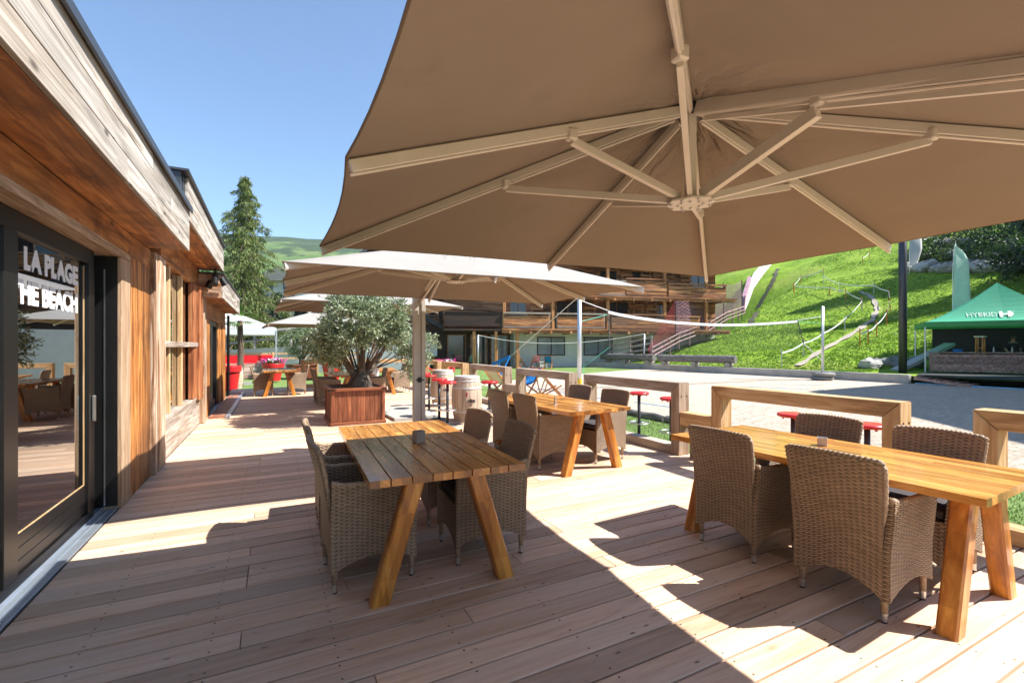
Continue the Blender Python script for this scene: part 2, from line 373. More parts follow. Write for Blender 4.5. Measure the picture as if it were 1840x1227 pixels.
def canopymat(nm,lo,hi):
    m,nt,b,out=newmat(nm); g=G(nt); o=g.obj()
    n=g.noise(g.map(o,(1,1,1)),1.3,3,.5); w=g.noise(o,260,2,.5)
    col=g.ramp(n,[(.3,lo),(.7,hi)])
    g.l(col,b.inputs['Base Color']); b.inputs['Roughness'].default_value=.85; b.inputs['Specular IOR Level'].default_value=.2
    wr=g.noise(g.map(o,(1.2,1.2,4)),1.2,2,.4,.5)
    x,y,z=g.sep(o); r=g.math('SQRT',g.math('ADD',g.math('MULTIPLY',x,x),g.math('MULTIPLY',y,y)))
    cp=g.n('ShaderNodeCombineXYZ'); g.l(g.math('DIVIDE',x,g.math('ADD',r,.02)),cp.inputs[0]); g.l(g.math('DIVIDE',y,g.math('ADD',r,.02)),cp.inputs[1]); g.l(g.math('MULTIPLY',r,.8),cp.inputs[2])
    fold=g.math('MULTIPLY',g.noise(cp.outputs[0],3.2,3,.5,.6),g.ramp(r,[(.15,(1,1,1)),(.85,(.0,.0,.0))]))
    g.l(g.bump(fold,1.0,.16,g.bump(wr,.5,.07,g.bump(w,.12,.002))),b.inputs['Normal'])
    dirt=g.noise(o,2.6,5,.7); g.l(g.mix(g.ramp(dirt,[(.58,(0,0,0)),(.78,(.35,.35,.35))]),col,c4([q*.6 for q in lo])),b.inputs['Base Color'])
    mix_translucent(m,.035,(.50,.33,.20)); return m
M['canopy']=canopymat('taupe_canopy_sunlit_side',(.31,.288,.262),(.345,.32,.292)); M['canopyshade']=canopymat('taupe_canopy_shaded_side',(.262,.216,.177),(.298,.248,.206))  # one fabric, its sunlit top lighter and shaded underside darker by colour
def glassmat(name,tint,amt):
    m,nt,b,out=newmat(name); g=G(nt)
    nt.nodes.remove(b)
    t=g.n('ShaderNodeBsdfTransparent'); t.inputs[0].default_value=c4(tint)
    gl=g.n('ShaderNodeBsdfGlossy'); gl.inputs['Roughness'].default_value=.004; gl.inputs['Color'].default_value=(.92,.94,.96,1)
    fr=g.n('ShaderNodeFresnel'); fr.inputs[0].default_value=1.5
    f=g.math('ADD',g.math('MULTIPLY',fr.outputs[0],.9),amt,clamp=True)
    x=g.n('ShaderNodeMixShader'); g.l(f,x.inputs[0]); g.l(t.outputs[0],x.inputs[1]); g.l(gl.outputs[0],x.inputs[2]); g.l(x.outputs[0],out.inputs[0]); return m
M['glass']=glassmat('door_glass',(.55,.55,.52),.30)
def groundmat(name,a,b_,c,sc=1.2,bump=.5,bs=40,rough=.95,fine=None,extra=None):
    m,nt,b,out=newmat(name); g=G(nt); o=g.obj()
    n=g.noise(o,sc,6,.65,.3); n2=g.noise(o,bs,4,.7)
    col=g.ramp(n,[(.3,a),(.5,b_),(.72,c)])
    f=g.math('MULTIPLY',n2,1.0); 
    col=g.mix(.75,col,g.ramp(f,[(.25,(.35,.35,.35)),(.7,(1.35,1.35,1.35))]),'MULTIPLY')
    if extra: col=extra(g,o,col)
    g.l(col,b.inputs['Base Color']); b.inputs['Roughness'].default_value=rough; b.inputs['Specular IOR Level'].default_value=.15
    g.l(g.bump(n2,bump,.03,g.bump(n,bump,.15)),b.inputs['Normal']); return m
M['turf']=groundmat('artificial_turf',(.12,.19,.055),(.155,.235,.07),(.20,.29,.095),.8,.5,90)
M['meadow']=groundmat('meadow_slope_grass',(.12,.21,.014),(.18,.30,.022),(.28,.38,.045),.35,.9,3.0,
   extra=lambda g,o,col:g.mix(g.ramp(g.noise(o,.09,4,.6),[(.50,(0,0,0)),(.66,(.75,.75,.75))]),col,(.33,.32,.09,1)))
def sandmat():
    m,nt,b,out=newmat('coarse_court_sand'); g=G(nt); o=g.obj()
    n=g.noise(o,.8,5,.6); n2=g.noise(o,7,5,.7,.6); n3=g.noise(g.map(o,(1.6,2.4,1)),2.4,6,.8,.6)
    col=g.ramp(n2,[(.25,(.50,.40,.305)),(.5,(.66,.55,.44)),(.75,(.73,.63,.53))])
    col=g.mix(.4,col,g.ramp(n,[(.3,(.8,.8,.8)),(.7,(1.1,1.1,1.1))]),'MULTIPLY')
    g.l(col,b.inputs['Base Color']); b.inputs['Roughness'].default_value=.95; b.inputs['Specular IOR Level'].default_value=.1
    g.l(g.bump(n3,1.0,.13,g.bump(n2,.8,.05)),b.inputs['Normal']); return m
M['sand']=sandmat()
M['ground']=groundmat('valley_ground',(.10,.14,.04),(.14,.18,.06),(.2,.22,.1),.05,.3,2)
M['asphalt']=plain('grey_road_asphalt',(.16,.16,.165),.9,0,.1,3,.3,60)
def mountmat():
    m,nt,b,out=newmat('mountain_meadow_and_forest'); g=G(nt); o=g.obj(); x,y,z=g.sep(o)
    n=g.noise(o,.012,6,.65,.4); n2=g.noise(o,.05,5,.7); n4=g.noise(g.map(o,(1,1,.4)),.006,4,.6)
    mead=g.ramp(n,[(.3,(.055,.11,.022)),(.5,(.10,.17,.04)),(.7,(.17,.21,.075))])
    forest=g.ramp(n2,[(.3,(.012,.03,.012)),(.7,(.05,.085,.03))])
    zf=g.math('ADD',g.math('MULTIPLY',g.math('SUBTRACT',z,215.0),.012),g.math('MULTIPLY',g.math('SUBTRACT',n4,.5),4.5))
    f=g.ramp(g.math('ADD',zf,.5),[(.42,(0,0,0)),(.58,(1,1,1))])
    f2=g.ramp(n2,[(.56,(0,0,0)),(.62,(1,1,1))])
    fm=g.math('MAXIMUM',g.math('MULTIPLY',f,.9),g.math('MULTIPLY',f2,.5))
    g.l(g.mix(fm,mead,forest),b.inputs['Base Color']); b.inputs['Roughness'].default_value=1; b.inputs['Specular IOR Level'].default_value=0
    g.l(g.bump(n2,.8,14),b.inputs['Normal']); return m
M['mount']=mountmat()
def textmesh(s,size,mat,name,bold=.0,ext=.001,space=1.0):
    cu=bpy.data.curves.new(name+'_curve','FONT'); cu.body=s; cu.size=size; cu.offset=bold; cu.extrude=ext; cu.space_character=space; cu.resolution_u=3
    t=bpy.data.objects.new(name+'_tmp',cu); C.objects.link(t)
    bpy.context.view_layer.update()
    me=bpy.data.meshes.new_from_object(t.evaluated_get(bpy.context.evaluated_depsgraph_get())); me.name=name
    bpy.data.objects.remove(t); bpy.data.curves.remove(cu)
    me.materials.clear(); me.materials.append(mat)
    o=bpy.data.objects.new(name,me); C.objects.link(o); return o
#--MARK-SCENE
# ================================================================== light, sky
SUN=Vector((.744,-.43,1.0)).normalized()
w=bpy.data.worlds.new('World'); scene.world=w; w.use_nodes=True; nt=w.node_tree
sky=nt.nodes.new('ShaderNodeTexSky'); sky.sky_type='NISHITA'; sky.sun_disc=False
sky.sun_elevation=math.asin(SUN.z); sky.sun_rotation=math.atan2(SUN.x,SUN.y); sky.altitude=1700; sky.air_density=1.0; sky.dust_density=.0; sky.ozone_density=1.2
bg=nt.nodes['Background']; mxs=nt.nodes.new('ShaderNodeMix'); mxs.data_type='RGBA'; mxs.blend_type='MULTIPLY'; mxs.inputs[0].default_value=1; mxs.inputs[7].default_value=(.88,1.01,1.05,1); nt.links.new(sky.outputs[0],mxs.inputs[6]); nt.links.new(mxs.outputs[2],bg.inputs[0]); bg.inputs[1].default_value=.108
sl=bpy.data.lights.new('sun','SUN'); sl.energy=5.0; sl.angle=math.radians(.5); sl.color=(1,.965,.905)
so=bpy.data.objects.new('sun',sl); C.objects.link(so); so.rotation_euler=SUN.to_track_quat('Z','Y').to_euler(); so.location=(20,-12,30)
vs=scene.view_settings; scene.display_settings.display_device='sRGB'; vs.view_transform='Standard'; vs.look='None'; vs.gamma=1; vs.exposure=1.27
scene.cycles.use_denoising=True; scene.cycles.max_bounces=8; scene.cycles.diffuse_bounces=4; scene.cycles.transparent_max_bounces=12
scene.cycles.caustics_reflective=False; scene.cycles.caustics_refractive=False; scene.cycles.sample_clamp_indirect=6
# ================================================================== ground
def struct(o): return tag(o,kind='structure')
mb=MB(); mb.bb(-3000,3000,-3000,3000,-.9,-.16); struct(mb.build('ground',M['ground']))
mb=MB(); mb.prism([(-14,-8),(24.4,-8),(24.4,10),(23.6,25.6),(22.0,33.2),(-14,33.2)],-.155,-.128); struct(mb.build('turf',M['turf']))
mb=MB(); mb.prism([(7.5,-30),(60,-30),(60,-6),(25.2,2),(24.9,10),(24.0,16),(23.4,25.4),(16.3,22.6),(7.7,18.8)],-.15,-.118); struct(mb.build('sand',M['sand']))
# deck boards
mb=MB(); rr=random.Random(3); k=0; y=-2.92
while y<18.9:
    x=-1.265; first=True
    while x<5.19:
        L=rr.choice((2.24,2.8,3.36,3.92)) if not first else rr.choice((1.12,1.68,2.24,2.8,3.36))
        first=False
        x1=min(x+L,5.19)
        if x1<5.19 and 5.19-x1<.5: x1=5.19
        dz=rr.uniform(-.0015,.0015)
        mb.bb(x+.001,x1-.003,y+.003,y+.1555,-.03+dz,dz); x=x1
    y+=.165
deck=struct(mb.build('deck',M['deck'],bevel=.0025))
mb=MB(); mb.bb(-1.26,5.18,-2.9,18.85,-.126,-.05); struct(mb.build('deck_base',M['interior']))
# ---- hill
def sst(a,b,x):
    t=max(0,min(1,(x-a)/(b-a))); return t*t*(3-2*t)
def xw(y): return 24.75-.075*(max(y,10)-10)
def hz(x,y):
    s=x-xw(y)-.2
    if s<=0: return .2
    h=.2+.17*s*sst(0,5,s)+.003*s*s if s<70 else .2+.17*70+.003*4900+.5*(s-70)
    h+= (.22*sin(x*.31+y*.17)+.16*sin(x*.13-y*.43+1)+.08*sin(x*.9+y*.7))*sst(2,9,s)
    if x<60:
        e=y-(25.3+(x-23.6)*.274)      # falls away behind the safety fence towards the chalet
        h=.2+(h-.2)*(1-.93*sst(.3,4.5,e)*(1-sst(46,60,x)))
    t=(1-sst(10.8,15.5,y))*(1-sst(31,38,x)) # levelled terrace below the bar tent
    return h*(1-t)+.2*t
mb=MB()
xs=[24.75+i*.8 for i in range(40)]+[56.75+i*3 for i in range(1,46)]
ys=[-45+i*3 for i in range(15)]+[0+i*.8 for i in range(60)]+[48+i*3 for i in range(36)]
vsx=[(max(x,xw(y)+.12) if i==0 else x,y,hz(x,y)) for y in ys for i,x in enumerate(xs)]
W=len(xs)
mb.add(vsx,[(j*W+i,j*W+i+1,(j+1)*W+i+1,(j+1)*W+i) for j in range(len(ys)-1) for i in range(W-1)])
hill=struct(mb.build('hillside',M['meadow'],smooth=True))
def hillpt(px,py,up=0.0):
    d=22.0
    while d<190:
        x,y,z=zd(px,py,d)
        if x>xw(y) and hz(x,y)+up>=z: return Vector((x,y,z))
        d+=.15
    return Vector(zd(px,py,60))
TRAILPX=[(1433,660),(1470,636),(1510,614),(1548,592),(1568,577),(1577,558),(1572,543),(1560,531),(1545,526)]
TR3=[hillpt(*p) for p in TRAILPX]; TRAIL=[TR3[i].lerp(TR3[i+1],q/14) for i in range(8) for q in range(14)]
# grass blades (uncountable)
mb=MB(); rr=random.Random(5)
n=0
while n<42000:
    px=rr.uniform(1150,1850); d=22+ (rr.random()**1.6)*45
    l=(px-CX)/FPX*d; x=d*FW[0]+l*RT[0]; y=d*FW[1]+l*RT[1]
    if x<xw(y)+.3 or (y<12.6 and x<33): n+=.2; continue
    if y>26.2+(x-23.6)*.274: n+=.1; continue
    if any((x-c.x)**2+(y-c.y)**2<.16 for c in TRAIL): continue
    n+=1; z=hz(x,y)-.02
    for q in range(3):
        a=rr.uniform(0,pi); s=rr.uniform(.05,.11)*(1+d/200); h=rr.uniform(.035,.085)*(1+d/200)
        ox,oy=rr.uniform(-.12,.12),rr.uniform(-.12,.12)
        mb.add([(x+ox-cos(a)*s*.5,y+oy-sin(a)*s*.5,z),(x+ox+cos(a)*s*.5,y+oy+sin(a)*s*.5,z),(x+ox+rr.uniform(-.05,.05),y+oy+rr.uniform(-.05,.05),z+h)],[(0,1,2)])
tag(mb.build('grass',M['blade']),'sunlit meadow grass on the ski slope','grass',kind='stuff')
# turf fibres near the fence
mb=MB(); rr=random.Random(6)
for i in range(26000):
    x=rr.uniform(5.25,7.4); y=rr.uniform(-.5,9.5)**1.0
    a=rr.uniform(0,pi); s=.006; h=rr.uniform(.015,.035)
    mb.add([(x-cos(a)*s,y-sin(a)*s,-.128),(x+cos(a)*s,y+sin(a)*s,-.128),(x+rr.uniform(-.015,.015),y+rr.uniform(-.015,.015),-.128+h)],[(0,1,2)])
tag(mb.build('turf_fibres',leafmat('turf_fibre',[(.1,(.11,.19,.04)),(.9,(.25,.35,.10))],.2)),'short green artificial turf between terrace and sand','grass',kind='stuff')
# mountain
mb=MB(); nx,ny=90,26
def ridge(a): # a: azimuth deg clockwise from +Y
    return 292+10*sin(a*.09+1)+2.5*sin(a*.43)+1.5*sin(a*1.3+.7)+60*sst(12,45,a)
vv=[]
for j in range(ny):
    t=j/(ny-1)
    for i in range(nx):
        a=-75+i*170/(nx-1); r=520+ t*900
        hh=ridge(a)*(t**.85)+ (5*sin(a*.7+t*9)+3*sin(a*1.9-t*14))*t*(1-t)*2
        vv.append((r*sin(math.radians(a)),r*cos(math.radians(a)),hh-3))
mb.add(vv,[(j*nx+i,j*nx+i+1,(j+1)*nx+i+1,(j+1)*nx+i) for j in range(ny-1) for i in range(nx-1)])
struct(mb.build('mountain',M['mount'],smooth=True))
# dirt trail draped on the slope
pp=[(1433,660),(1470,636),(1510,614),(1548,592),(1568,577),(1577,558),(1572,543),(1560,531),(1545,526)]
P3=[hillpt(*p) for p in pp]; mb=MB(); L=[]
for i in range(len(P3)-1):
    for q in range(8): L.append(P3[i].lerp(P3[i+1],q/8))
L.append(P3[-1]); vv=[]
for i,p in enumerate(L):
    t=(L[min(i+1,len(L)-1)]-L[max(i-1,0)]); t.z=0; t.normalize(); sd=Vector((t.y,-t.x,0)); wd=.17+.06*sin(i*1.1)
    for q in (-1,1):
        e=p+sd*wd*q; vv.append((e.x,e.y,hz(e.x,e.y)+.09))
mb.add(vv,[(2*i,2*i+1,2*i+3,2*i+2) for i in range(len(L)-1)])
struct(mb.build('path',plain('dusty_trail',(.34,.30,.24),.95,0,.25,3,.6,20)))
hzm=bpy.data.materials.new('thin_summer_haze'); hzm.use_nodes=True; nt_=hzm.node_tree
for n_ in list(nt_.nodes):
    if n_.type!='OUTPUT_MATERIAL': nt_.nodes.remove(n_)
pv=nt_.nodes.new('ShaderNodeVolumePrincipled'); pv.inputs['Density'].default_value=.00016; pv.inputs['Color'].default_value=(.80,.88,1,1); pv.inputs['Anisotropy'].default_value=.2
nt_.links.new(pv.outputs[0],[n for n in nt_.nodes if n.type=='OUTPUT_MATERIAL'][0].inputs['Volume'])
mb=MB(); mb.bb(-3050,3050,-3050,3050,-2,420); hzo=mb.build('haze',hzm); tag(hzo,'thin blue summer haze over the far mountain','haze',kind='stuff')
scene.cycles.volume_bounces=0
P3=[]
for p,q in zip([(1397,483),(1392,500),(1384,517),(1372,536),(1364,550),(1360,562),(1352,576)],[(1392,500),(1384,517),(1372,536),(1364,550),(1360,562),(1352,576),(1349,582)]):
    a_,b_=hillpt(*p),hillpt(*q); P3+=[a_.lerp(b_,k/5)+Vector((.25*sin(k*2.1+p[1]),0,0)) for k in range(5)]
vv=[]; mb=MB()
for i,p in enumerate(P3):
    t=(P3[min(i+1,len(P3)-1)]-P3[max(i-1,0)]); t.z=0; t.normalize(); sd=Vector((t.y,-t.x,0)); wd=.13+.16*abs(sin(i*1.7))
    for q in (-1,1):
        e=p+sd*wd*q; vv.append((e.x,e.y,hz(e.x,e.y)+.06))
mb.add(vv,[(2*i,2*i+1,2*i+3,2*i+2) for i in range(len(P3)-1)])
struct(mb.build('ditch',plain('dark_ditch_earth',(.05,.045,.03),.95,0,.4,6,.8,20)))
# ================================================================== the terrace building
bld=thing('terrace_building','long timber terrace building with black sliding doors and deep wooden fascias','building',(-1.27,0,0))
def bp(name,mb,mat,par=bld,**k): return mb.build(name,mat,par,**k)
# local x: 0 = wall face, +x towards the deck
mb=MB(); mb.bb(-6.0,-5.8,-3,18.0,-.1,2.6); mb.bb(-6.0,-.5,17.8,18.0,-.1,2.4); mb.bb(-6,-.2,-3.2,-3.0,-.1,2.6)
mb.bb(-5.8,-.3,10.0,10.1,0,2.6)
bp('inner_wall',mb,M['interior'])
mb=MB(); mb.bb(-5.8,-.16,-3,17.8,-.1,-.02); bp('inner_floor',mb,M['intfloor'])
# roof decks
mb=MB(); mb.bb(-6,.36,-3,6.58,2.70,3.06); bp('roof',mb,M['dkmetal'])
def fascia(y0,y1,z0,z1,x,n,par=bld):
    mb=MB(); rr=random.Random(int(y0*10)+5); hh=(z1-z0)/n
    for i in range(n):
        y=y0
        while y<y1:
            e=min(y+rr.uniform(2.4,4.2),y1)
            if y1-e<.6: e=y1
            o=rr.uniform(-.002,.003)
            mb.bb(x-.03,x+o,y+.001,e-.002,z0+i*hh+.0015,z0+(i+1)*hh-.0015); y=e
    return bp('fascia',mb,M['fascia'],par,bevel=.003)
def soffit(y0,y1,x0,x1,z,n):
    mb=MB(); rr=random.Random(int(y0*10)+9); ww=(x1-x0)/n
    for i in range(n):
        y=y0
        while y<y1:
            e=min(y+rr.uniform(2.2,4.4),y1)
            if y1-e<.6: e=y1
            mb.bb(x0+i*ww+.0015,x0+(i+1)*ww-.0015,y+.001,e-.002,z,z+.025+rr.uniform(0,.001)); y=e
    return bp('soffit',mb,M['soffit'],bevel=.002)
fascia(-3,6.6,2.61,3.10,.40,3)
soffit(-3,6.58,.012,.368,2.612,2)
mb=MB(); mb.bb(-.02,.43,-3,6.62,3.105,3.135); mb.bb(.415,.435,-3,6.62,3.06,3.104); bp('roof_flashing',mb,M['dkmetal'],bevel=.004)
mb=MB(); 
for i in range(2): mb.bb(.012,.368,6.582+i*.0,6.60,2.64+i*.22,2.855+i*.22)
bp('fascia_end_board',mb,M['fascia'])
# second roof, higher
fascia(6.5,10.9,2.98,3.44,.40,3)
soffit(6.62,10.88,-.20,.368,2.985,3)
mb=MB(); mb.bb(-6,.37,6.4,10.9,3.10,3.43); bp('roof',mb,M['dkmetal'])
mb=MB(); mb.bb(-.5,.36,6.30,6.398,2.95,3.47); mb.bb(-.6,.44,6.27,10.95,3.445,3.475); bp('roof_flashing',mb,M['dkmetal'],bevel=.004)
# third roof, lower
fascia(10.75,15.9,2.44,2.90,.40,3)
soffit(10.78,15.88,.012,.368,2.445,2)
mb=MB()
for i in range(3): mb.bb(-.1,.369,10.74,10.765,2.445+i*.152,2.592+i*.152)
bp('fascia_end_board',mb,wood('stained_end_board',(.22,.08,.03),(.50,.30,.18),(.66,.52,.40),'X',.8,.7,.6,.4,stain=.9))
mb=MB(); mb.bb(-6,.37,10.8,15.9,2.55,2.89); bp('roof',mb,M['dkmetal'])
mb=MB(); mb.bb(-.1,.43,10.70,15.95,2.905,2.93); bp('roof_flashing',mb,M['dkmetal'],bevel=.004)
# header boards above the first door
mb=MB(); mb.bb(-.05,.010,-3,6.72,2.395,2.612); bp('header_board',mb,M['soffit'],bevel=.003)
mb=MB(); mb.bb(-.16,.028,-3,5.79,2.325,2.393); bp('door_head_trim',mb,M['trimY'],bevel=.006)
mb=MB(); mb.bb(-.16,.028,5.50,5.79,0.002,2.323); bp('door_side_trim',mb,M['trim'],bevel=.006)
# orange planks between door and window
mb=MB()
for i,(a,b) in enumerate(((5.80,5.97),(5.972,6.15),(6.152,6.30),(6.302,6.50),(6.502,6.715))): mb.bb(-.04,.012+.003*(i%2),a,b,0.002,2.393)
bp('wall_planks',mb,M['plank'],bevel=.004)
mb=MB()
for i,(a,b) in enumerate(((6.73,6.90),(6.905,7.10),(7.105,7.36))): mb.bb(-.12,.05+.012*(i%2),a,b,0.002,2.60)
bp('corner_post',mb,M['postgrey'],bevel=.012,seg=2)
# --- first sliding door
door=None
def sdoor(par,y0,y1,xg,z1,kick,panes,name='sliding_door'):
    t=MB(); # frame
    fr=MB(); fr.bb(xg-.03,xg+.03,y0,y1,z1-.13,z1); fr.bb(xg-.03,xg+.03,y0,y1,.03,.10)
    for a in panes: fr.bb(xg-.032,xg+.034,a[0],a[1],.10,z1-.13)
    f=bp(name,fr,M['black'],par,bevel=.004)
    return f
fx=-.14
f=sdoor(bld,-3,5.26,fx,2.323,.4,[(3.72,3.895),(5.12,5.26),(2.3,2.46),(.7,.88)])
gl=MB()
for a,b in ((3.895,5.12),(2.46,3.72),(.88,2.3),(-3,.7)): gl.bb(fx-.006,fx+.000,a,b,.335,2.193)
bp('glass_pane',gl,M['glass'],f)
kp=MB()
for a,b in ((3.895,5.12),(2.46,3.72),(.88,2.3),(-3,.7)):
    for i in range(3): kp.bb(fx-.02,fx+.012,a,b,.101+i*.078,.176+i*.078)
bp('kick_panel',kp,M['black'],f,bevel=.003)
g=MB()
for a,b in ((3.895,5.12),(2.46,3.72),(.88,2.3)):
    g.bb(fx-.01,fx+.004,a,b,.335,.343); g.bb(fx-.01,fx+.004,b-.011,b,.343,2.17); g.bb(fx-.01,fx+.003,a,a+.006,.343,2.17)
bp('glazing_bead',g,M['mull'],f)
hd=MB(); hd.bb(fx+.036,fx+.06,5.18,5.205,.86,1.08); bp('handle',hd,M['steel'],f,bevel=.004)
mb=MB(); mb.bb(-.60,-.165,5.40,5.499,0.04,2.32); mb.bb(-.165,-.004,5.488,5.499,.036,2.32); mb.bb(-.45,-.40,5.2,5.40,.04,2.32); bp('dark_door_recess',mb,M['black'])
mb=MB(); mb.bb(-.10,-.09,5.480,5.487,.05,2.2); bp('guide_rail',mb,M['steel'])
mb=MB(); mb.bb(-.11,-.005,-3,5.50,-.01,.012); mb.bb(-.16,-.11,-3,5.50,-.01,.035); mb.bb(-.065,-.058,-3,5.49,.012,.020); mb.bb(-.30,-.161,5.27,5.39,-.01,.03)
bp('door_threshold',mb,M['sill'],bevel=.002)
# --- lettering on the glass
for s,y0,y1,zb,zt in (('LA PLAGE',4.06,4.985,1.985,2.14),('THE BEACH',3.875,4.975,1.765,1.925)):
    t=textmesh(s,1,M['letter'],'lettering',bold=.055,ext=.0006)
    xsr=[v.co.x for v in t.data.vertices]; ysr=[v.co.y for v in t.data.vertices]
    sx=(y1-y0)/(max(xsr)-min(xsr)); sy=(zt-zb)/(max(ysr)-min(ysr)); mx,my=min(xsr),min(ysr)
    for v in t.data.vertices:
        x,y,z=v.co; v.co=(fx+.0015+z*1.0,y0+(x-mx)*sx,zb+(y-my)*sy)
    t.parent=f
# --- window bay
mb=MB(); mb.bb(-.10,.02,7.38,10.45,.50,.56); bp('window_sill',mb,M['dado'],bevel=.01)
mb=MB()
for i in range(4): mb.bb(-.06,.004+.006*(i%2),7.37,10.9,.005+i*.124,.122+i*.124)
bp('dado_planks',mb,M['dado'],bevel=.004)
mb=MB(); mb.bb(-.08,-.074,7.38,10.30,.56,2.62); wg=bp('window_glass',mb,M['glass'])
for yy in (7.95,8.95):
    mb=MB(); mb.bb(-.072,-.01,yy,yy+.09,.56,2.62); bp('mullion',mb,M['mull'],bevel=.004)
mb=MB(); mb.bb(-.075,.06,7.34,10.2,1.485,1.565); bp('transom',mb,M['dado'],bevel=.008)
mb=MB(); mb.bb(-.3,.0,7.36,10.9,2.62,2.98); bp('header_board',mb,M['soffit'],bevel=.004)
mb=MB(); mb.bb(-.06,.03,9.9,10.25,.565,2.62); mb.bb(-.02,.075,10.30,10.75,.505,2.62)
bp('wall_planks',mb,wood('dark_red_plank_wood',(.14,.035,.01),(.34,.11,.035),(.50,.24,.10),'Z',.8,.6,.5,.4,stain=.4),bevel=.01)
mb=MB(); mb.bb(-.05,.09,10.78,11.15,0.002,2.44); bp('corner_post',mb,M['postgrey'],bevel=.015,seg=2)
mb=MB(); mb.bb(-.02,.05,11.16,12.05,0.002,2.08); mb.bb(-.02,.05,15.0,15.85,.002,2.08); mb.bb(-.02,.03,14.1,14.9,.002,2.08)
bp('wall_planks',mb,M['plank'],bevel=.008)
mb=MB(); mb.bb(-.02,.045,11.16,15.85,2.085,2.44); bp('header_board',mb,M['soffit'],bevel=.005)
# second sliding door, half open
fr=MB(); fr.bb(-.10,.02,12.06,12.9,.03,2.08); fr.bb(-.1,.0,13.92,14.08,.03,2.08); fr.bb(-.1,0,12.9,13.92,1.98,2.08)
f2=bp('sliding_door',fr,M['black'],bevel=.004)
mb=MB(); mb.bb(-.06,-.054,12.9,13.92,.2,1.98); bp('glass_pane',mb,M['glass'],f2)
mb=MB(); mb.bb(-.1,-.02,12.9,13.92,.03,.2); bp('kick_panel',mb,M['black'],f2)
mb=MB(); mb.bb(-.1,.12,11.7,14.6,0.003,.02); bp('door_threshold',mb,M['sill'])
mb=MB(); mb.bb(.10,.38,11.4,17.2,.004,.05); o=mb.build('doorstep',wood('doorstep_wood',(.18,.07,.04),(.32,.15,.09),(.42,.24,.16),'Y',1,.5,.3,.2)); o.location=(-1.27,0,0); tag(o,'low reddish wooden doorstep in front of the far sliding door','doorstep')
mb=MB(); mb.bb(.385,.47,11.4,17.2,.004,.046); o=mb.build('doorstep_trim',M['sill'],o)
# spotlights under second roof
sp=thing('spotlight','cluster of black spotlights under the second roof corner','spotlight',(-.98,10.55,2.72))
mb=MB(); mb.box((0,0,.10),(.10,.10,.14)); mb.tube([(0,0,.17),(0,0,.26)],.02); mb.build('bracket',M['black'],sp)
for i,(a,b,c) in enumerate(((.0,-.09,0),(.09,.03,.02),(-.07,.06,-.03))):
    mb=MB(); mb.tube([(a,b,c+.07),(a*1.8,b*1.9,c-.06)],[.045,.065],10); mb.build('lamp_head',M['black'],sp)
# end corner board / downpipe
mb=MB(); mb.tube([(-1.16,15.98,0),(-1.16,15.98,2.4)],.035); tag(mb.build('downpipe',M['black']),'black downpipe at the far corner of the timber building','downpipe')
# ================================================================== tables
def make_table(label,W,L,npl,group='acacia terrace tables'):
    t=thing('wooden_table',label,'table',group=group)
    mb=MB(); pw=W/npl; rr=random.Random(npl*7+int(L*10))
    gap=.0085 if npl<9 else .0018
    for i in range(npl):
        x0=-W/2+i*pw+gap/2; x1=x0+pw-gap
        if npl<9:   # each plank glued from staves
            nst=2; ww=(x1-x0)/nst
            for q in range(nst):
                y=-L/2; 
                while y<L/2-.01:
                    e=min(y+rr.uniform(.45,.95),L/2)
                    if L/2-e<.25: e=L/2
                    mb.bb(x0+q*ww,x0+(q+1)*ww-.0003,y,e-.0002,.718,.76); y=e
        else:
            y=-L/2
            while y<L/2-.01:
                e=min(y+rr.uniform(.35,.8),L/2)
                if L/2-e<.25: e=L/2
                mb.bb(x0,x1,y,e-.0003,.718,.76); y=e
    mb.build('tabletop',M['tabletop'],t)
    for s in (-1,1):
        y=s*(L/2-.16)
        mb=MB(); mb.box((0,y,.702),(W*.72,.10,.028)); mb.build('batten',M['tableleg'],t,bevel=.003)
        mb=MB()
        for xx in (-.24,-.21,.21,.24): mb.tube([(xx,y-s*-.051,.70),(xx,y+s*.056,.70)],.007,8)
        mb.build('bolt',M['steel'],t)
        for q in (-1,1):
            mb=MB(); a=Vector((q*.40,y,0)); b=Vector((q*.195,y,.688))
            # chamfered leg cut flat at top and bottom
            w2,h2,ch=.056,.047,.010
            pr=[(-w2+ch,-h2),(w2-ch,-h2),(w2,-h2+ch),(w2,h2-ch),(w2-ch,h2),(-w2+ch,h2),(-w2,h2-ch),(-w2,-h2+ch)]
            vv=[(a.x+p,a.y+r_,0) for p,r_ in pr]+[(b.x+p,b.y+r_,b.z) for p,r_ in pr]; n=8
            mb.add(vv,[(i,(i+1)%n,(i+1)%n+n,i+n) for i in range(n)]+[tuple(range(n-1,-1,-1)),tuple(range(n,2*n))])
            mb.build('leg',M['tableleg'],t)
    return t
T1=make_table('near varnished table with wide gapped planks half in umbrella shade',.96,1.93,8); T1.location=(.98,3.575,0); T1.rotation_euler.z=math.radians(-2.0)
T3=make_table('sunlit striped-stave table on the right beside the rail fence',.95,1.93,13); T3.location=(3.50,1.95,0); T3.rotation_euler.z=math.radians(2.6)
T2=make_table('sunlit table with round knots behind the near table',.95,1.93,9); T2.location=(3.36,5.36,0); T2.rotation_euler.z=math.radians(4)
dup(T1,(.19,16.55,0),0,'far table with dark top between two chairs at the grass edge')
dup(T1,(1.85,13.5,0),math.radians(4),'shaded table behind the big olive planter')
dup(T1,(3.1,15.55,0),math.radians(-8),'orange table at the far right corner of the terrace')
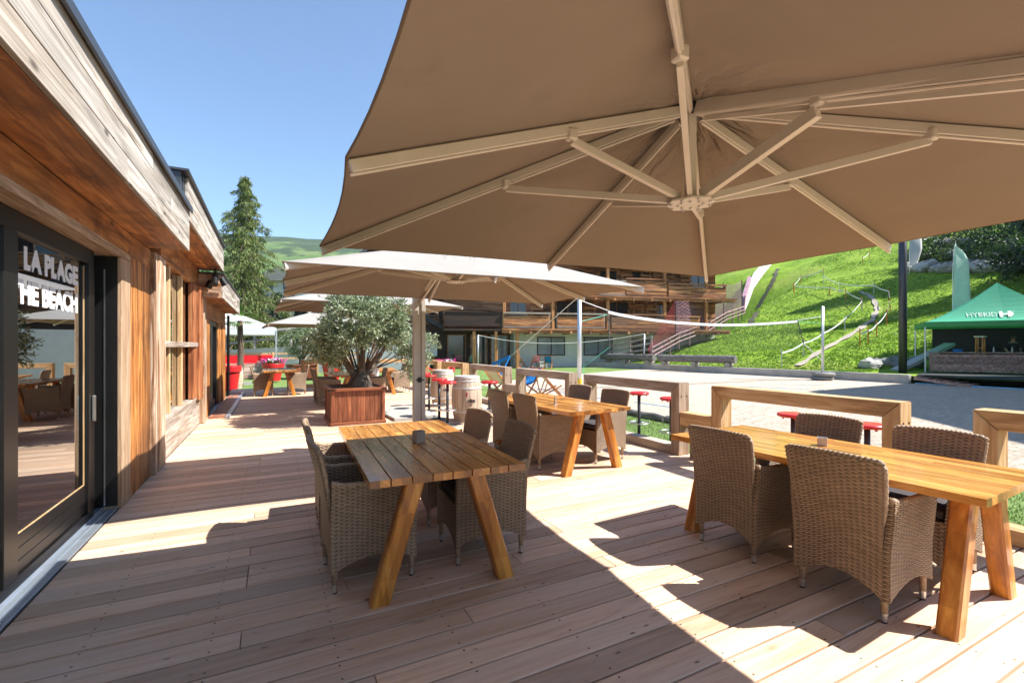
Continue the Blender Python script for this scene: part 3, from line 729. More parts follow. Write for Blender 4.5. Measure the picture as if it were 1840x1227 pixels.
# ================================================================== wicker chairs
def make_chair():
    t=thing('wicker_armchair','','chair',group='wicker armchairs around the tables')
    LN=.12
    def yb(z): return -.245-(0 if z<.42 else LN*((z-.42)/.5)**1.15)
    def back(u,v):
        x=-1+2*u; zb=.125+.085*(1-x*x)
        zt=.890-.012*x*x-(.012*max(0,abs(x)-.93)/.07 if abs(x)>.93 else 0); z=zb+(zt-zb)*v
        hw=.220+.036*sst(.35,.92,z)
        y=yb(z)+.022*x*x*sst(.4,.9,z)
        return ((x*hw,y,z),Vector((-.05*x,-1,-.12)).normalized())
    mb=MB(); mb.panel(back,14,20,.034,.46,.80); mb.build('backrest',M['wick'],t,smooth=False)
    mb=MB(); pts=[];rs=[]
    for i in range(61):
        u=i/60; p,_=back(u,1.0); pts.append(Vector(p)+Vector((0,0,.004+ .004*sin(i*pi/1.5)))); rs.append(.0155+.0034*cos(i*pi/1.5))
    mb.tube(pts,rs,7); 
    for u in (0,1):
        pts=[];rs=[]
        for i in range(31):
            z=.56+.345*i/30; v=(z-.125)/.79; p,_=back(u,v); pts.append(Vector(p)); rs.append((.0135+.002*cos(i*pi/1.5))*min(1,.1+i/9))
        mb.tube(pts,rs,6)
    mb.build('braided_rim',M['wicks'],t,smooth=True)
    for s in (-1,1):
        def arm(u,v,s=s):
            y=-.262+.525*u; q=-1+2*u
            zb=.125+.075*(1-q*q); zt=.655-.012*u-.02*sst(.85,1,u)+.02*sst(.15,0,u); z=zb+(zt-zb)*v
            x=s*(.236+.022*sst(.3,.66,z)+.004*sin(pi*u))
            return ((x,y,z),Vector((s,0,.05)).normalized())
        mb=MB(); mb.panel(arm,12,14,.036,.53,.54); mb.build('arm_panel',M['wick'],t)
        mb=MB(); pts=[];rs=[]
        for i in range(49):
            p,_=arm(i/48,1.0); pts.append(Vector(p)); rs.append(.018+.002*cos(i*pi/1.5))
        mb.tube(pts,rs,7); mb.build('armrest',M['wicks'],t,smooth=True)
    def front(u,v):
        x=-1+2*u; zb=.125+.075*(1-x*x); z=zb+(.415-zb)*v
        return ((x*.222,.248,z),(0,1,0))
    mb=MB(); mb.panel(front,10,8,.03,.45,.28); mb.panel(lambda u,v:((-.22+.44*u,-.24+.49*v,.40),(0,0,1)),6,6,.03,.45,.49); mb.build('seat',M['wick'],t)
    mb=MB()
    def cu(u,v):
        x=-1+2*u;y=-1+2*v; e=(1-abs(x)**6)*(1-abs(y)**6)
        return ((x*.215,.01+y*.235,.452+.012*e),(0,0,1))
    mb.panel(cu,12,12,.055,.4,.4); mb.build('cushion',M['cushion'],t,smooth=True,bevel=.012,seg=2)
    for sx in (-1,1):
        for sy in (-1,1):
            x,y=sx*.216,(-.236 if sy<0 else .24)
            mb=MB(); mb.tube([(x,y,.05),(x,y,.30)],[.0165,.021],10); l=mb.build('leg',M['wicks'],t,smooth=True)
            mb=MB(); mb.tube([(x,y,.010),(x,y,.055)],[.0165,.0185],10); mb.build('foot_cap',M['steel'],l,smooth=False)
            mb=MB(); mb.tube([(x,y,0),(x,y,.0095)],.014,10); mb.build('rubber_pad',M['rubber'],l)
    return t
c0=make_chair()
def rz_face(dx,dy): return math.atan2(dy,dx)-pi/2
EX=rz_face(1,0); WX=rz_face(-1,0)
chairs=[(.565,3.245,EX+.03,'wicker armchair on the left side of the near table, closest to the camera'),
(.575,4.03,EX-.02,'wicker armchair on the left side of the near table, further from the camera'),
(1.385,3.23,WX-.06,'wicker armchair on the right side of the near table, under its near corner'),
(1.395,4.03,WX+.04,'wicker armchair on the right side of the near table, further from the camera'),
(3.185,1.565,EX+.04,'wicker armchair seen from behind at the right table, closest to the camera'),
(3.20,2.345,EX+.03,'wicker armchair seen from behind at the left end of the right table'),
(3.92,1.58,WX+.05,'wicker armchair facing the camera side between right table and fence, near end'),
(3.92,2.33,WX+.03,'wicker armchair between right table and fence, far end by the two red stools'),
(3.10,5.12,EX+.05,'wicker armchair on the left side of the middle table, nearer one'),
(3.08,5.85,EX+.05,'wicker armchair on the left side of the middle table, further one'),
(3.90,5.08,WX+.10,'wicker armchair on the fence side of the middle table, nearer one'),
(3.90,5.92,WX+.06,'wicker armchair on the fence side of the middle table, further one'),
(-.25,16.1,EX,'wicker armchair left of the far table at the grass edge'),
(.66,16.1,WX,'wicker armchair right of the far table at the grass edge'),
(1.27,12.85,EX+.05,'wicker armchair left of the shaded table behind the olive planter, nearer one'),
(1.25,13.6,EX,'wicker armchair left of the shaded table behind the olive planter, further one'),
(2.42,13.0,WX,'wicker armchair right of the shaded table behind the olive planter'),
(3.72,15.3,WX,'wicker armchair right of the orange table at the terrace corner, nearer one'),
(3.70,16.0,WX,'wicker armchair right of the orange table at the terrace corner, further one'),
(2.55,15.7,EX,'wicker armchair left of the orange table at the terrace corner')]
for i,(x,y,r,lb) in enumerate(chairs):
    if i==0: c0.location=(x,y,0); c0.rotation_euler=(0,0,r); c0['label']=lb
    else: dup(c0,(x,y,0),r,lb)
# table accessories
def tblock(loc,lb,mat,d=(.055,.055,.055),cat='card holder',name='card_holder',rz=.2):
    mb=MB(); w_,d_,h=d
    mb.bb(-w_/2,w_/2,-d_/2,d_/2,0,.004)
    for s in (-1,1):
        mb.bb(s*w_/2-.002,s*w_/2+.002,-d_/2,d_/2,.004,h); mb.bb(-w_/2+.002,w_/2-.002,s*d_/2-.002,s*d_/2+.002,.004,h)
    mb.bb(-w_*.28,w_*.28,-d_*.28,d_*.28,.004,h*.7)
    o=mb.build(name,mat,None,bevel=.001); o.location=loc; o.rotation_euler.z=rz; tag(o,lb,cat)
tblock((1.0,3.53,.7605),'grey square holder standing on the near table',plain('warm_grey_plastic',(.34,.30,.27),.4),(.075,.06,.09),rz=.35)
tblock((3.65,2.05,.7605),'small clear plastic cube on the right table',M['acrylic'],(.06,.06,.06),rz=.5)
mb=MB(); mb.bb(-.005,.005,-.02,.02,0,.10); mb.bb(-.03,.03,-.025,.025,0,.004); o=mb.build('table_sign',M['acrylic'],bevel=.001); o.location=(3.18,5.02,.7605); tag(o,'thin upright table sign on the middle table','table sign')
# ================================================================== umbrellas
def umbrella(label,cx,cy,rot,SX,SY,ze,zh,mast,zl=None,topz=None,mcol='umbgrey',mw=.10,group='square taupe cantilever umbrellas'):
    t=thing('cantilever_umbrella',label,'umbrella',(cx,cy,0),rot,group); near='seen from below' in label
    a,b=SX/2,SY/2; hub=Vector((0,0,zh)); zl=zl or zh-.50
    ends=[Vector((-a,b,ze)),Vector((0,b,ze+.005)),Vector((a,b,ze)),Vector((a,0,ze+.005)),Vector((a,-b,ze)),Vector((0,-b,ze+.005)),Vector((-a,-b,ze)),Vector((-a,0,ze+.005))]
    if near: ends[6].x+=.10; ends[7].x+=.055; ends[7].y-=.06
    n=8; nr=14; vv=[];uv=[]
    ring=[]
    for k in range(8):
        for q in range(n):
            s=q/n; e=ends[k].lerp(ends[(k+1)%8],s)
            ring.append((e,4*s*(1-s)))
    m=len(ring)
    for j in range(nr+1):
        r_=.03+.97*j/nr
        for e,sg in ring:
            p=hub.lerp(e,r_)
            # scalloped edge drawn inwards, gentle sag between ribs
            inw=Vector((-p.x,-p.y,0)); 
            if inw.length>0: inw.normalize()
            p=p+inw*sg*.038*(r_**6)+Vector((0,0,-sg*.035*r_*(1-r_*.75)+ (sg*.012*r_**4)))
            p.z+=.012*sg*sin(j*1.9+e.x*3)*max(0,.45-r_)*1.6
            vv.append(p+Vector((0,0,.034)))
    fs=[(j*m+i,j*m+(i+1)%m,(j+1)*m+(i+1)%m,(j+1)*m+i) for j in range(nr) for i in range(m)]
    fs.append(tuple(range(m-1,-1,-1)))
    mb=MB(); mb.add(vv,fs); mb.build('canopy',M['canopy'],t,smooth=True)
    mb=MB(); mb.add([p-Vector((0,0,.005)) for p in vv],[f[::-1] for f in fs]); mb.build('canopy_shaded_side',M['canopyshade'],t,smooth=True)  # added under-sheet carrying the shaded tone of the same fabric
    mb=MB(); ed=vv[nr*m:]+[vv[nr*m]]; mb.tube([p+Vector((0,0,-.002)) for p in ed],.005,5,cap=False); mb.build('hem',plain('dark_hem_stitching',(.16,.12,.09),.8) if 'hem' not in M else M['hem'],t)
    # small vent cap on top
    mb=MB(); cap=[Vector((sx*.42,sy*.38,zh-.02)) for sx,sy in ((-1,1),(1,1),(1,-1),(-1,-1))]
    mb.add([hub+Vector((0,0,.14))]+cap,[(0,1,2),(0,2,3),(0,3,4),(0,4,1)]); mb.build('vent_cap',M['canopy'],t)
    low=Vector((0,0,zl))
    mdir=Vector((mast[0],mast[1],0)).normalized()
    armk=min(range(8),key=lambda k:-(Vector((ends[k].x/a,ends[k].y/b,0)).dot(Vector((mast[0]/a,mast[1]/b,0)).normalized())/Vector((ends[k].x/a,ends[k].y/b,0)).length))
    for k,e in enumerate(ends):
        dr=(e-hub); st=hub+dr.normalized()*.08
        up=Vector((0,0,1)); L_=dr.length
        sh=Vector((0,0,-.004))
        mb=MB(); mb.beam(st+sh,hub+dr*.992+sh,.026,.046)
        mb.beam(st+sh+Vector((0,0,-.030)),hub+dr*.992+sh+Vector((0,0,-.030)),.014,.010)
        rb=mb.build('rib',M['umbmetal'],t,bevel=.003)
        mb=MB(); fr=.43
        if k==armk: fr=.42
        j=hub+dr*fr+Vector((0,0,-.055)); h0=Vector((e.x,e.y,0)).normalized()*.075
        mb.beam(low+h0+Vector((0,0,.02)),j+Vector((0,0,.0 if k!=armk else -.02)),.024 if k!=armk else .034,.036 if k!=armk else .05); mb.build('strut',M['umbmetal'],t,bevel=.002)
        mb=MB(); mb.box(tuple(j+Vector((0,0,.025))),(.045,.045,.05)); mb.build('bracket',M['umbmetal'],rb,bevel=.006)
    mb=MB(); mb.beam(hub+Vector((0,0,-.02)),low+Vector((0,0,.02)),.055,.035,up=(0,1,0)); mb.build('centre_post',M['umbmetal'],t,bevel=.004)
    mb=MB(); mb.lathe([(.07,.03),(.075,0),(.07,-.035)],16,tuple(hub)); mb.build('upper_hub',M['dkmetal'],t)
    pl=[(.125*cos(pi/8*(2*q)+0)*(1.0 if q%2==0 else .92),.125*sin(pi/8*2*q)*(1.0 if q%2==0 else .92)) for q in range(8)]
    mb=MB(); mb.prism([(x,y) for x,y in pl],zl-.008,zl+.004); hb=mb.build('lower_hub',M['umbmetal'],t,bevel=.002)
    mb=MB()
    for q in range(16):
        an=2*pi*q/16; rad=.10 if q%2 else .06
        mb.lathe([(.008,0),(.008,-.006),(.004,-.009)],8,(rad*cos(an),rad*sin(an),zl-.008))
    mb.build('bolts',M['steel'],hb)
    # arm from hub down along the rib to the mast
    mv=Vector((mast[0],mast[1],0)); topz=topz or (zh+(ends[armk]-hub).z*(mv.length/Vector((ends[armk].x,ends[armk].y,0)).length))
    mtop=Vector((mast[0],mast[1],topz)); ar=(mtop-hub)
    mb=MB(); mb.beam(hub+ar.normalized()*.07+Vector((0,0,-.0)),mtop-Vector((0,0,.03)),.085,.095); mb.build('arm',M['umbmetal'],t,bevel=.012,seg=2)
    mb=MB(); mb.beam(hub+ar.normalized()*.10+Vector((0,0,-.062)),mtop+Vector((0,0,-.12)),.02,.02); mb.build('arm_rail',M['umbmetal'],t)
    mb=MB(); s=mw/2
    for q in (-1,1): mb.box((mast[0]+q*(s+.012),mast[1],(topz+.02)/2+.01),(mw*.72,mw*1.1,topz+.02))
    mb.box((mast[0],mast[1]+.0,(topz)/2),(mw*.6,mw*.6,topz-.04)); mp=mb.build('mast',M[mcol],t,bevel=.006)
    mb=MB(); mb.box((mast[0],mast[1]-mw*.62,1.02),(.05,.03,.07)); mb.tube([(mast[0]-.06,mast[1]-mw*.7,1.02),(mast[0]+.06,mast[1]-mw*.7,1.02)],.008); mb.build('crank_lock',M['black'],mp)
    mb=MB(); mb.box((mast[0],mast[1],.008),(.42,.42,.012)); mb.build('base_plate',M['umbmetal'],t,bevel=.003)
    return t
M['hem']=plain('dark_hem_stitching',(.16,.12,.09),.8)
umbrella('large near taupe umbrella seen from below, filling the upper right',1.91,1.72,math.radians(-3.6),3.46,3.12,2.14,2.72,(.05,-1.78),zl=2.235,topz=2.14)
umbrella('second taupe umbrella behind the near table, its white sunlit top in view',1.95,5.28,math.radians(-1.2),3.72,2.36,2.14,2.70,(-.11,1.30),zl=2.27,topz=2.22,mw=.085)
umbrella('third taupe umbrella behind the big olive tree with a white mast',2.10,12.5,math.radians(1.5),4.05,3.6,2.43,3.05,(.66,1.72),topz=2.45,mcol='white')
umbrella('farthest taupe umbrella above the tables at the terrace end',1.45,17.2,math.radians(4),3.4,2.9,2.14,2.70,(.45,.6),topz=2.5)
# ================================================================== timber rail fence
def fence_module(x0,y0,y1,label,wy,wz,axis='Y',top=1.0,group='timber rail fence frames along the terrace'):
    L=y1-y0; rz=0 if axis=='Y' else -pi/2
    t=thing('rail_fence',label,'fence',(x0,y0,0),rz,group); b=.145; dp=.20
    # top rail with mitred ends (prism in local YZ)
    def yz(poly,x0,x1,mat,nm):
        mb=MB(); n=len(poly); vv=[(x0,y,z) for y,z in poly]+[(x1,y,z) for y,z in poly]
        mb.add(vv,[(i,(i+1)%n,(i+1)%n+n,i+n) for i in range(n)]+[tuple(range(n-1,-1,-1)),tuple(range(n,2*n))]); return mb.build(nm,mat,t,bevel=.007,seg=2)
    g=.0015
    yz([(g,top),(L-g,top),(L-b-g,top-b),(b+g,top-b)],0,dp,wy,'top_rail')
    yz([(0,0.002),(0,top-g*2),(b,top-b-g*2),(b,.002)],.0,dp,wz,'post')
    yz([(L,0.002),(L,top-g*2),(L-b,top-b-g*2),(L-b,.002)],.0,dp,wz,'post')
    yz([(b+g,.002),(b+g,.12),(L-b-g,.12),(L-b-g,.002)],.0,dp,wy,'bottom_rail')
    mb=MB()
    for yy,s in ((0,-1),(L,1)):
        for xx in (.05,.15):
            mb.tube([(xx,yy+s*.0005,top-.19),(xx,yy+s*.004,top-.19)],.010,8); 
    mb.build('bolt',M['black'],t)
    return t
XF=4.95
mods=[(-.55,1.64,'honey fence frame at the right picture edge',0),(2.12,4.13,'honey fence frame in front of two red stools',0),(4.66,6.87,'weathered brown fence frame with two red stools beyond it',1),
(7.33,9.50,'weathered fence frame in front of the white umbrella-side pole',1),(10.05,12.35,'weathered fence frame behind the nearest barrel',1),(12.85,14.75,'fence frame behind the second barrel',0),(15.2,17.0,'fence frame near the terrace corner',0)]
for y0,y1,lb,wv in mods: fence_module(XF,y0,y1,lb,M['fenceYg' if wv else 'fenceY'],M['fenceZg' if wv else 'fenceZ'])
for i,(y0,y1) in enumerate([(1.643,2.117),(4.133,4.657),(6.873,7.327),(9.503,10.047),(12.353,12.847),(14.753,15.197)]):
    mb=MB(); mb.bb(XF+.01,XF+.19,y0,y1,.42,.60)
    tag(mb.build('link_beam',M['fenceY' if i<2 else 'fenceYg'],bevel=.01,seg=2),['low link beam between the two honey fence frames','low link beam left of the honey frame with red stools','low link beam right of the pole by the middle table','low link beam behind the middle table chairs','low link beam behind the two barrels','low link beam nearest the terrace corner'][i],'fence beam',group='low beams linking the fence frames')
# mounting stump behind link
mb=MB(); mb.bb(XF+.02,XF+.18,4.30,4.50,-.12,.415); tag(mb.build('support_post',M['fenceZg'],bevel=.02,seg=2),'grey rounded post under the link beam behind the right table','post')
for i,(x0,x1) in enumerate([(.9,2.7),(2.95,4.75)]):
    fence_module(x0,18.6,18.6+(x1-x0),['fence frame along the far terrace edge, left one','fence frame along the far terrace edge, right one'][i],M['fenceY'],M['fenceZ'],axis='X')
# ================================================================== stools and barrels
def make_stool():
    t=thing('bar_stool','','stool',group='red bar stools')
    mb=MB(); mb.lathe([(.02,-.035),(.145,-.035),(.165,-.028),(.172,-.012),(.168,.002),(.15,.010),(.08,.008),(.0001,.006)],28,(0,0,.825)); mb.build('seat',M['red'],t,smooth=True)
    mb=MB()
    for q in range(6): mb.box((.13*cos(q*pi/3),.13*sin(q*pi/3),.783),(.018,.018,.02))
    mb.build('seat_lugs',M['red'],t)
    mb=MB(); mb.tube([(0,0,.01),(0,0,.79)],.027,14); mb.build('column',M['dkmetal'],t,smooth=True)
    mb=MB(); mb.tube([(.17*cos(2*pi*k/28),.17*sin(2*pi*k/28),.30) for k in range(29)],.011,8,cap=False)
    for q in range(3): mb.tube([(.02*cos(q*2.094),.02*sin(q*2.094),.30),(.165*cos(q*2.094),.165*sin(q*2.094),.30)],.008,6)
    mb.build('footrest',M['steel'],t,smooth=True)
    mb=MB(); mb.lathe([(.19,.0),(.19,.008),(.17,.016),(.04,.03),(.03,.05)],24); mb.build('base',M['dkmetal'],t,smooth=True)
    return t
s0=make_stool()
st=[(5.45,2.62,-.128,'red stool on the turf at the right end of the honey fence frame, nearer one'),(5.50,3.42,-.128,'red stool on the turf behind the honey fence frame, further left'),
(5.50,5.33,-.128,'red stool on the turf just left of the weathered fence post'),(5.66,6.22,-.128,'red stool on the turf seen whole through the weathered frame'),
(2.95,8.45,0,'red stool in front of the nearest barrel, left side'),(3.70,8.18,0,'red stool to the right of the nearest barrel'),(3.05,9.25,0,'red stool between the two barrels, middle of three'),
(3.22,10.5,0,'red stool between the two barrels, farthest of three'),(3.40,11.5,0,'red stool left of the far barrel beside the umbrella mast')]
for i,(x,y,z,lb) in enumerate(st):
    if i==0: s0.location=(x,y,z); s0['label']=lb
    else: dup(s0,(x,y,z),i*.7,lb)
def barrel(x,y,z,label,text=True,sc=1.0,rz=0):
    t=thing('wine_barrel',label,'barrel',(x,y,z),rz,'pale wooden wine barrels'); H=.90*sc; r0,r1=.245*sc,.305*sc
    def rad(h): return r0+(r1-r0)*(1-(2*h/H-1)**2)
    mb=MB(); N=22
    for k in range(N):
        a0,a1=2*pi*k/N+.004,2*pi*(k+1)/N-.004; vv=[]
        for j in range(13):
            h=H*j/12
            for a in (a0,a1):
                vv.append((rad(h)*cos(a),rad(h)*sin(a),h))
        mb.add(vv,[(2*j,2*j+1,2*j+3,2*j+2) for j in range(12)])
    mb.lathe([(.0001,H-.03),(r0-.004,H-.03)],24); mb.lathe([(r0-.006,.02),(.0001,.02)],24)
    mb.lathe([(r0-.012,H-.03),(r0-.012,H),(r0,H)],32)
    mb.build('staves',M['barrel'],t)
    for h0,h1 in ((.0,.04),(.19,.235),(.40,.0),(.655,.70),(.80,.825),(.865,.905)):
        if h1==0: continue
        h0*=sc;h1*=sc
        mb=MB(); mb.lathe([(rad(h0)+.001,h0),(rad(h0)+.006,h0),(rad(h1)+.006,h1),(rad(h1)+.001,h1)],36); mb.build('hoop',M['hoop'],t,smooth=False)
    if text:
        tt=textmesh('VINS',.075,M['ink'],'lettering',bold=.003,ext=.001)
        for v in tt.data.vertices:
            an=(v.co.x+.02)/r1; h=v.co.y+.40; rr_=rad(h)+.003+v.co.z
            v.co=(rr_*cos(an-1.95),rr_*sin(an-1.95),h)
        tt.parent=t
        mb=MB()
        for q in range(5):
            an=-1.97+q*.012; r_=rad(.56)+.004; mb.box((r_*cos(an),r_*sin(an),.56+.012*sin(q*2)),(.012,.012,.07-.008*abs(q-2)))
        mb.build('emblem',M['redink'],t)
    return t
M['hoop']=plain('pale_grey_hoop',(.56,.53,.50),.5,.2,.1,6)
barrel(3.48,8.80,0,'nearest pale barrel with dark stencilled letters, used as a standing table')
barrel(3.82,11.3,0,'second pale barrel further back, used as a standing table')
barrel(-1.30,20.9,-.128,'small barrel behind the far corner of the timber building',False,.95)
# ================================================================== vegetation helpers
def leafquad(mb,p,d,n,L,Wd):
    s=d.cross(n)
    if s.length<1e-4: s=Vector((1,0,0))
    s=s.normalized()*Wd*.5
    mb.add([p,p+d*L*.5+s,p+d*L,p+d*L*.5-s],[(0,1,2,3)])
def rnd_dir(rr):
    while True:
        v=Vector((rr.uniform(-1,1),rr.uniform(-1,1),rr.uniform(-1,1)))
        if .05<v.length<1: return v.normalized()
def olive(name,label,x,y,z0,trunk_h,cw,chh,ncl,nlf,seed,ls=1.0,trunk_r=.16,shape=None,cz=None):
    rr=random.Random(seed); t=thing(name,label,'olive tree',(x,y,z0))
    cz=cz or trunk_h+chh*.42
    mb=MB(); cl=[]
    for i in range(ncl):
        d=rnd_dir(rr); rad=rr.uniform(.45,1.0)**.6
        c=Vector((d.x*cw*.5*rad,d.y*cw*.45*rad,cz+d.z*chh*.5*rad))
        if c.z<trunk_h-.02: c.z=trunk_h+rr.uniform(0,.2)
        if shape: c=shape(c,rr)
        cl.append((c,rr.uniform(.13,.24)*cw/2.5))
    tw=MB()
    for c,r_ in cl:
        # sprigs: short twigs carrying opposite narrow leaves
        for q in range(nlf//14):
            d=(rnd_dir(rr)+Vector((c.x,c.y,(c.z-cz)*1.0+.15)).normalized()*.9).normalized()
            p=c+rnd_dir(rr)*r_*rr.random()
            Ls=rr.uniform(.12,.26)*ls
            for k in range(14):
                s=k/14; q0=p+d*Ls*s+Vector((0,0,-.05*s*s*ls)); ld=(d*.8+rnd_dir(rr)*.85).normalized()
                leafquad(mb,q0,ld,rnd_dir(rr),rr.uniform(.055,.095)*ls,rr.uniform(.016,.024)*ls)
    mb.build('crown',M['olive'],t)
    # gnarled trunk and limbs
    mb=MB(); base=[Vector((0,0,-.05)),Vector((.02,0,.12)),Vector((-.02,.02,trunk_h*.45)),Vector((.03,0,trunk_h*.8))]
    mb.tube(base,[trunk_r*1.55,trunk_r*1.1,trunk_r*.82,trunk_r*.75],14)
    for i in range(7):
        a=i*.9+rr.random(); rs=trunk_r*rr.uniform(.3,.5)
        mb.tube([Vector((cos(a)*trunk_r*1.35,sin(a)*trunk_r*1.35,-.05)),Vector((cos(a+.3)*trunk_r*.85,sin(a+.3)*trunk_r*.85,trunk_h*.3)),Vector((cos(a+.8)*trunk_r*.55,sin(a+.8)*trunk_r*.55,trunk_h*.8))],[rs*1.2,rs,rs*.8],8)
    tgt=[(.46,.0,.85),(-.40,.05,.95),(.04,-.22,1.05),(.05,.3,.9)]
    for i,(tx,ty,tz) in enumerate(tgt):
        e=Vector((tx*cw*.62,ty*cw*.62,trunk_h+(cz-trunk_h)*tz)); m1=Vector((tx*cw*.22,ty*cw*.22,trunk_h*.95))
        mb.tube([Vector((tx*.15,ty*.15,trunk_h*.62)),m1,m1.lerp(e,.5)+rnd_dir(rr)*.05,e],[trunk_r*.55,trunk_r*.40,trunk_r*.22,trunk_r*.06],8)
    for c,r_ in cl[::5]:
        s=Vector((c.x*.25,c.y*.25,trunk_h*1.0)); mb.tube([s,s.lerp(c,.5)+rnd_dir(rr)*.06,c],[.016,.011,.005],5)
    o=mb.build('trunk',M['bark'],t,smooth=True)
    return t
def oshape(c,rr):
    if c.x>.55 and rr.random()<.5: c=c+Vector((.35,-.05,-.38))
    if c.x<-.6: c=c+Vector((.16,0,-.16))
    if abs(c.x-.1)<.55 and c.z<.92: c.z=.92+rr.uniform(0,.3)
    return c
olive('olive_tree','large silver-green olive tree with a thick gnarled trunk in the brown wooden planter',1.58,9.88,.66,.40,2.20,1.38,170,250,21,1.0,.185,oshape,cz=1.18)
def planter(x,y,w_,d_,h,label,rz=0,name='wooden_planter',z=0):
    t=thing(name,label,'planter',(x,y,z),rz)
    mb=MB(); rr=random.Random(4)
    def side(ax,sg,L,off):
        n=max(4,int(L/.085)); e=L/n
        for i in range(n):
            a=-L/2+i*e+.002; b=a+e-.004; o=rr.uniform(-.003,.003)
            if ax=='x': mb.bb(a,b,sg*off-.012+o,sg*off+.012+o,.05,h-.05)
            else: mb.bb(sg*off-.012+o,sg*off+.012+o,a,b,.05,h-.05)
    side('x',-1,w_-.06,d_/2-.03); side('x',1,w_-.06,d_/2-.03); side('y',-1,d_-.10,w_/2-.03); side('y',1,d_-.10,w_/2-.03)
    mb.build('side_planks',M['planter'],t)
    mb=MB()
    for q in (-1,1):
        mb.bb(-w_/2-.02,w_/2+.02,q*d_/2-.035,q*d_/2+.035,h-.05,h); mb.bb(q*w_/2-.035,q*w_/2+.035,-d_/2+.036,d_/2-.036,h-.049,h-.001)
    mb.build('rim',M['planterY'],t,bevel=.005)
    mb=MB()
    for q in (-1,1):
        mb.bb(-w_/2-.015,w_/2+.015,q*d_/2-.03,q*d_/2+.03,.003,.055); mb.bb(q*w_/2-.03,q*w_/2+.03,-d_/2+.031,d_/2-.031,.003,.054)
    mb.build('skirting',M['planterY'],t,bevel=.005)
    mb=MB()
    for a in (-1,1):
        for b in (-1,1): mb.bb(a*(w_/2-.03)-.03,a*(w_/2-.03)+.03,b*(d_/2-.03)-.03,b*(d_/2-.03)+.03,.056,h-.051)
    mb.build('corner_post',M['planter'],t)
    for a in (-1,1):
        mb=MB(); mb.bb(a*w_/2-.07,a*w_/2+.07 if a<0 else w_/2+.03,-d_/2-.040,-d_/2-.0355,h-.04,h-.012); mb.build('hinge',M['black'],t)
    mb=MB(); mb.bb(-w_/2+.04,w_/2-.04,-d_/2+.04,d_/2-.04,h-.2,h-.035); s=mb.build('soil',M['soil'],t)
    mb=MB()
    for i in range(160):
        px_,py_=rr.uniform(-w_/2+.06,w_/2-.06),rr.uniform(-d_/2+.06,d_/2-.06); q=rr.uniform(.006,.016)
        mb.lathe([(.0001,-q*.5),(q,0),(.0001,q*.6)],6,(px_,py_,h-.035+q*.2))
    mb.build('pebbles',M['pebble'],t)
    return t
M['planterY']=wood('red_brown_planter_rail',(.10,.028,.010),(.22,.065,.024),(.30,.10,.04),'X',1,.45,.25,.5,knots=.2,cross=14)
planter(1.47,9.90,1.00,1.12,.70,'red-brown slatted wooden planter holding the large olive tree')
mb=MB(); mb.bb(-.48,.48,-.48,.48,.002,.06); mb.bb(-.47,.47,.49,1.4,.002,.058); o=mb.build('paving_slab',M['concrete'],bevel=.006); o.location=(2.62,9.9,0); o.rotation_euler.z=.05; tag(o,'pale concrete ballast slabs beside the olive planter','paving slab')
planter(1.28,25.6,1.15,1.1,.72,'distant brown wooden planter with the small olive tree',.2,z=-.128)
olive('olive_tree','small round olive tree in the distant planter beyond the far table',1.28,25.6,.52,.55,1.9,1.35,80,170,33,1.25,.11,cz=1.22)
def pot(x,y,z,r,h,label,cat='flower pot',flowers=True,seed=1,green=260):
    t=thing('flower_pot',label,cat,(x,y,z),group='tall red plastic pots')
    mb=MB(); mb.lathe([(r*.68,0),(r*.92,h*.74),(r*.93,h*.75),(r*1.06,h*.76),(r*1.10,h*.98),(r*1.08,h),(r*1.0,h),(r*.98,h*.9),(.0001,h*.88)],28); mb.build('pot',M['redpot'],t,smooth=False,bevel=.004)
    rr=random.Random(seed)
    if flowers:
        mb=MB()
        for i in range(green):
            d=rnd_dir(rr); d.z=abs(d.z); p=Vector((rr.uniform(-r,r)*.8,rr.uniform(-r,r)*.8,h)); leafquad(mb,p,d,rnd_dir(rr),rr.uniform(.12,.3),.06)
        mb.build('foliage',M['shrub'],t)
        for nm,mt,n in (('white_flowers',M['petalw'],200),('pink_flowers',M['petalp'],320)):
            mb=MB()
            for i in range(n):
                a=rr.uniform(-pi,0) if nm[0]=='w' else rr.uniform(-pi,pi); q=rr.uniform(.3,1.15)*r
                cx_=(.15*r if nm[0]=='w' else rr.uniform(-r,r)*.8); p=Vector((cx_+cos(a)*q*.5,sin(a)*q*.6,h+rr.uniform(.02,.20)))
                leafquad(mb,p,rnd_dir(rr),rnd_dir(rr),.09,.09)
            mb.build(nm,mt,t)
    return t
pot(.02,23.6,-.05,.42,.78,'large red pot with white and pink flowers behind the far table',seed=3)
pot(-1.38,19.75,-.128,.34,.92,'tall red pot at the far corner of the timber building',flowers=False)
pot(2.55,24.2,-.1,.48,.95,'dark red pot with drooping leaves left of the big olive tree',seed=8,green=420)
pot(5.75,16.6,-.128,.30,.90,'red pot just outside the far fence frames',seed=9)
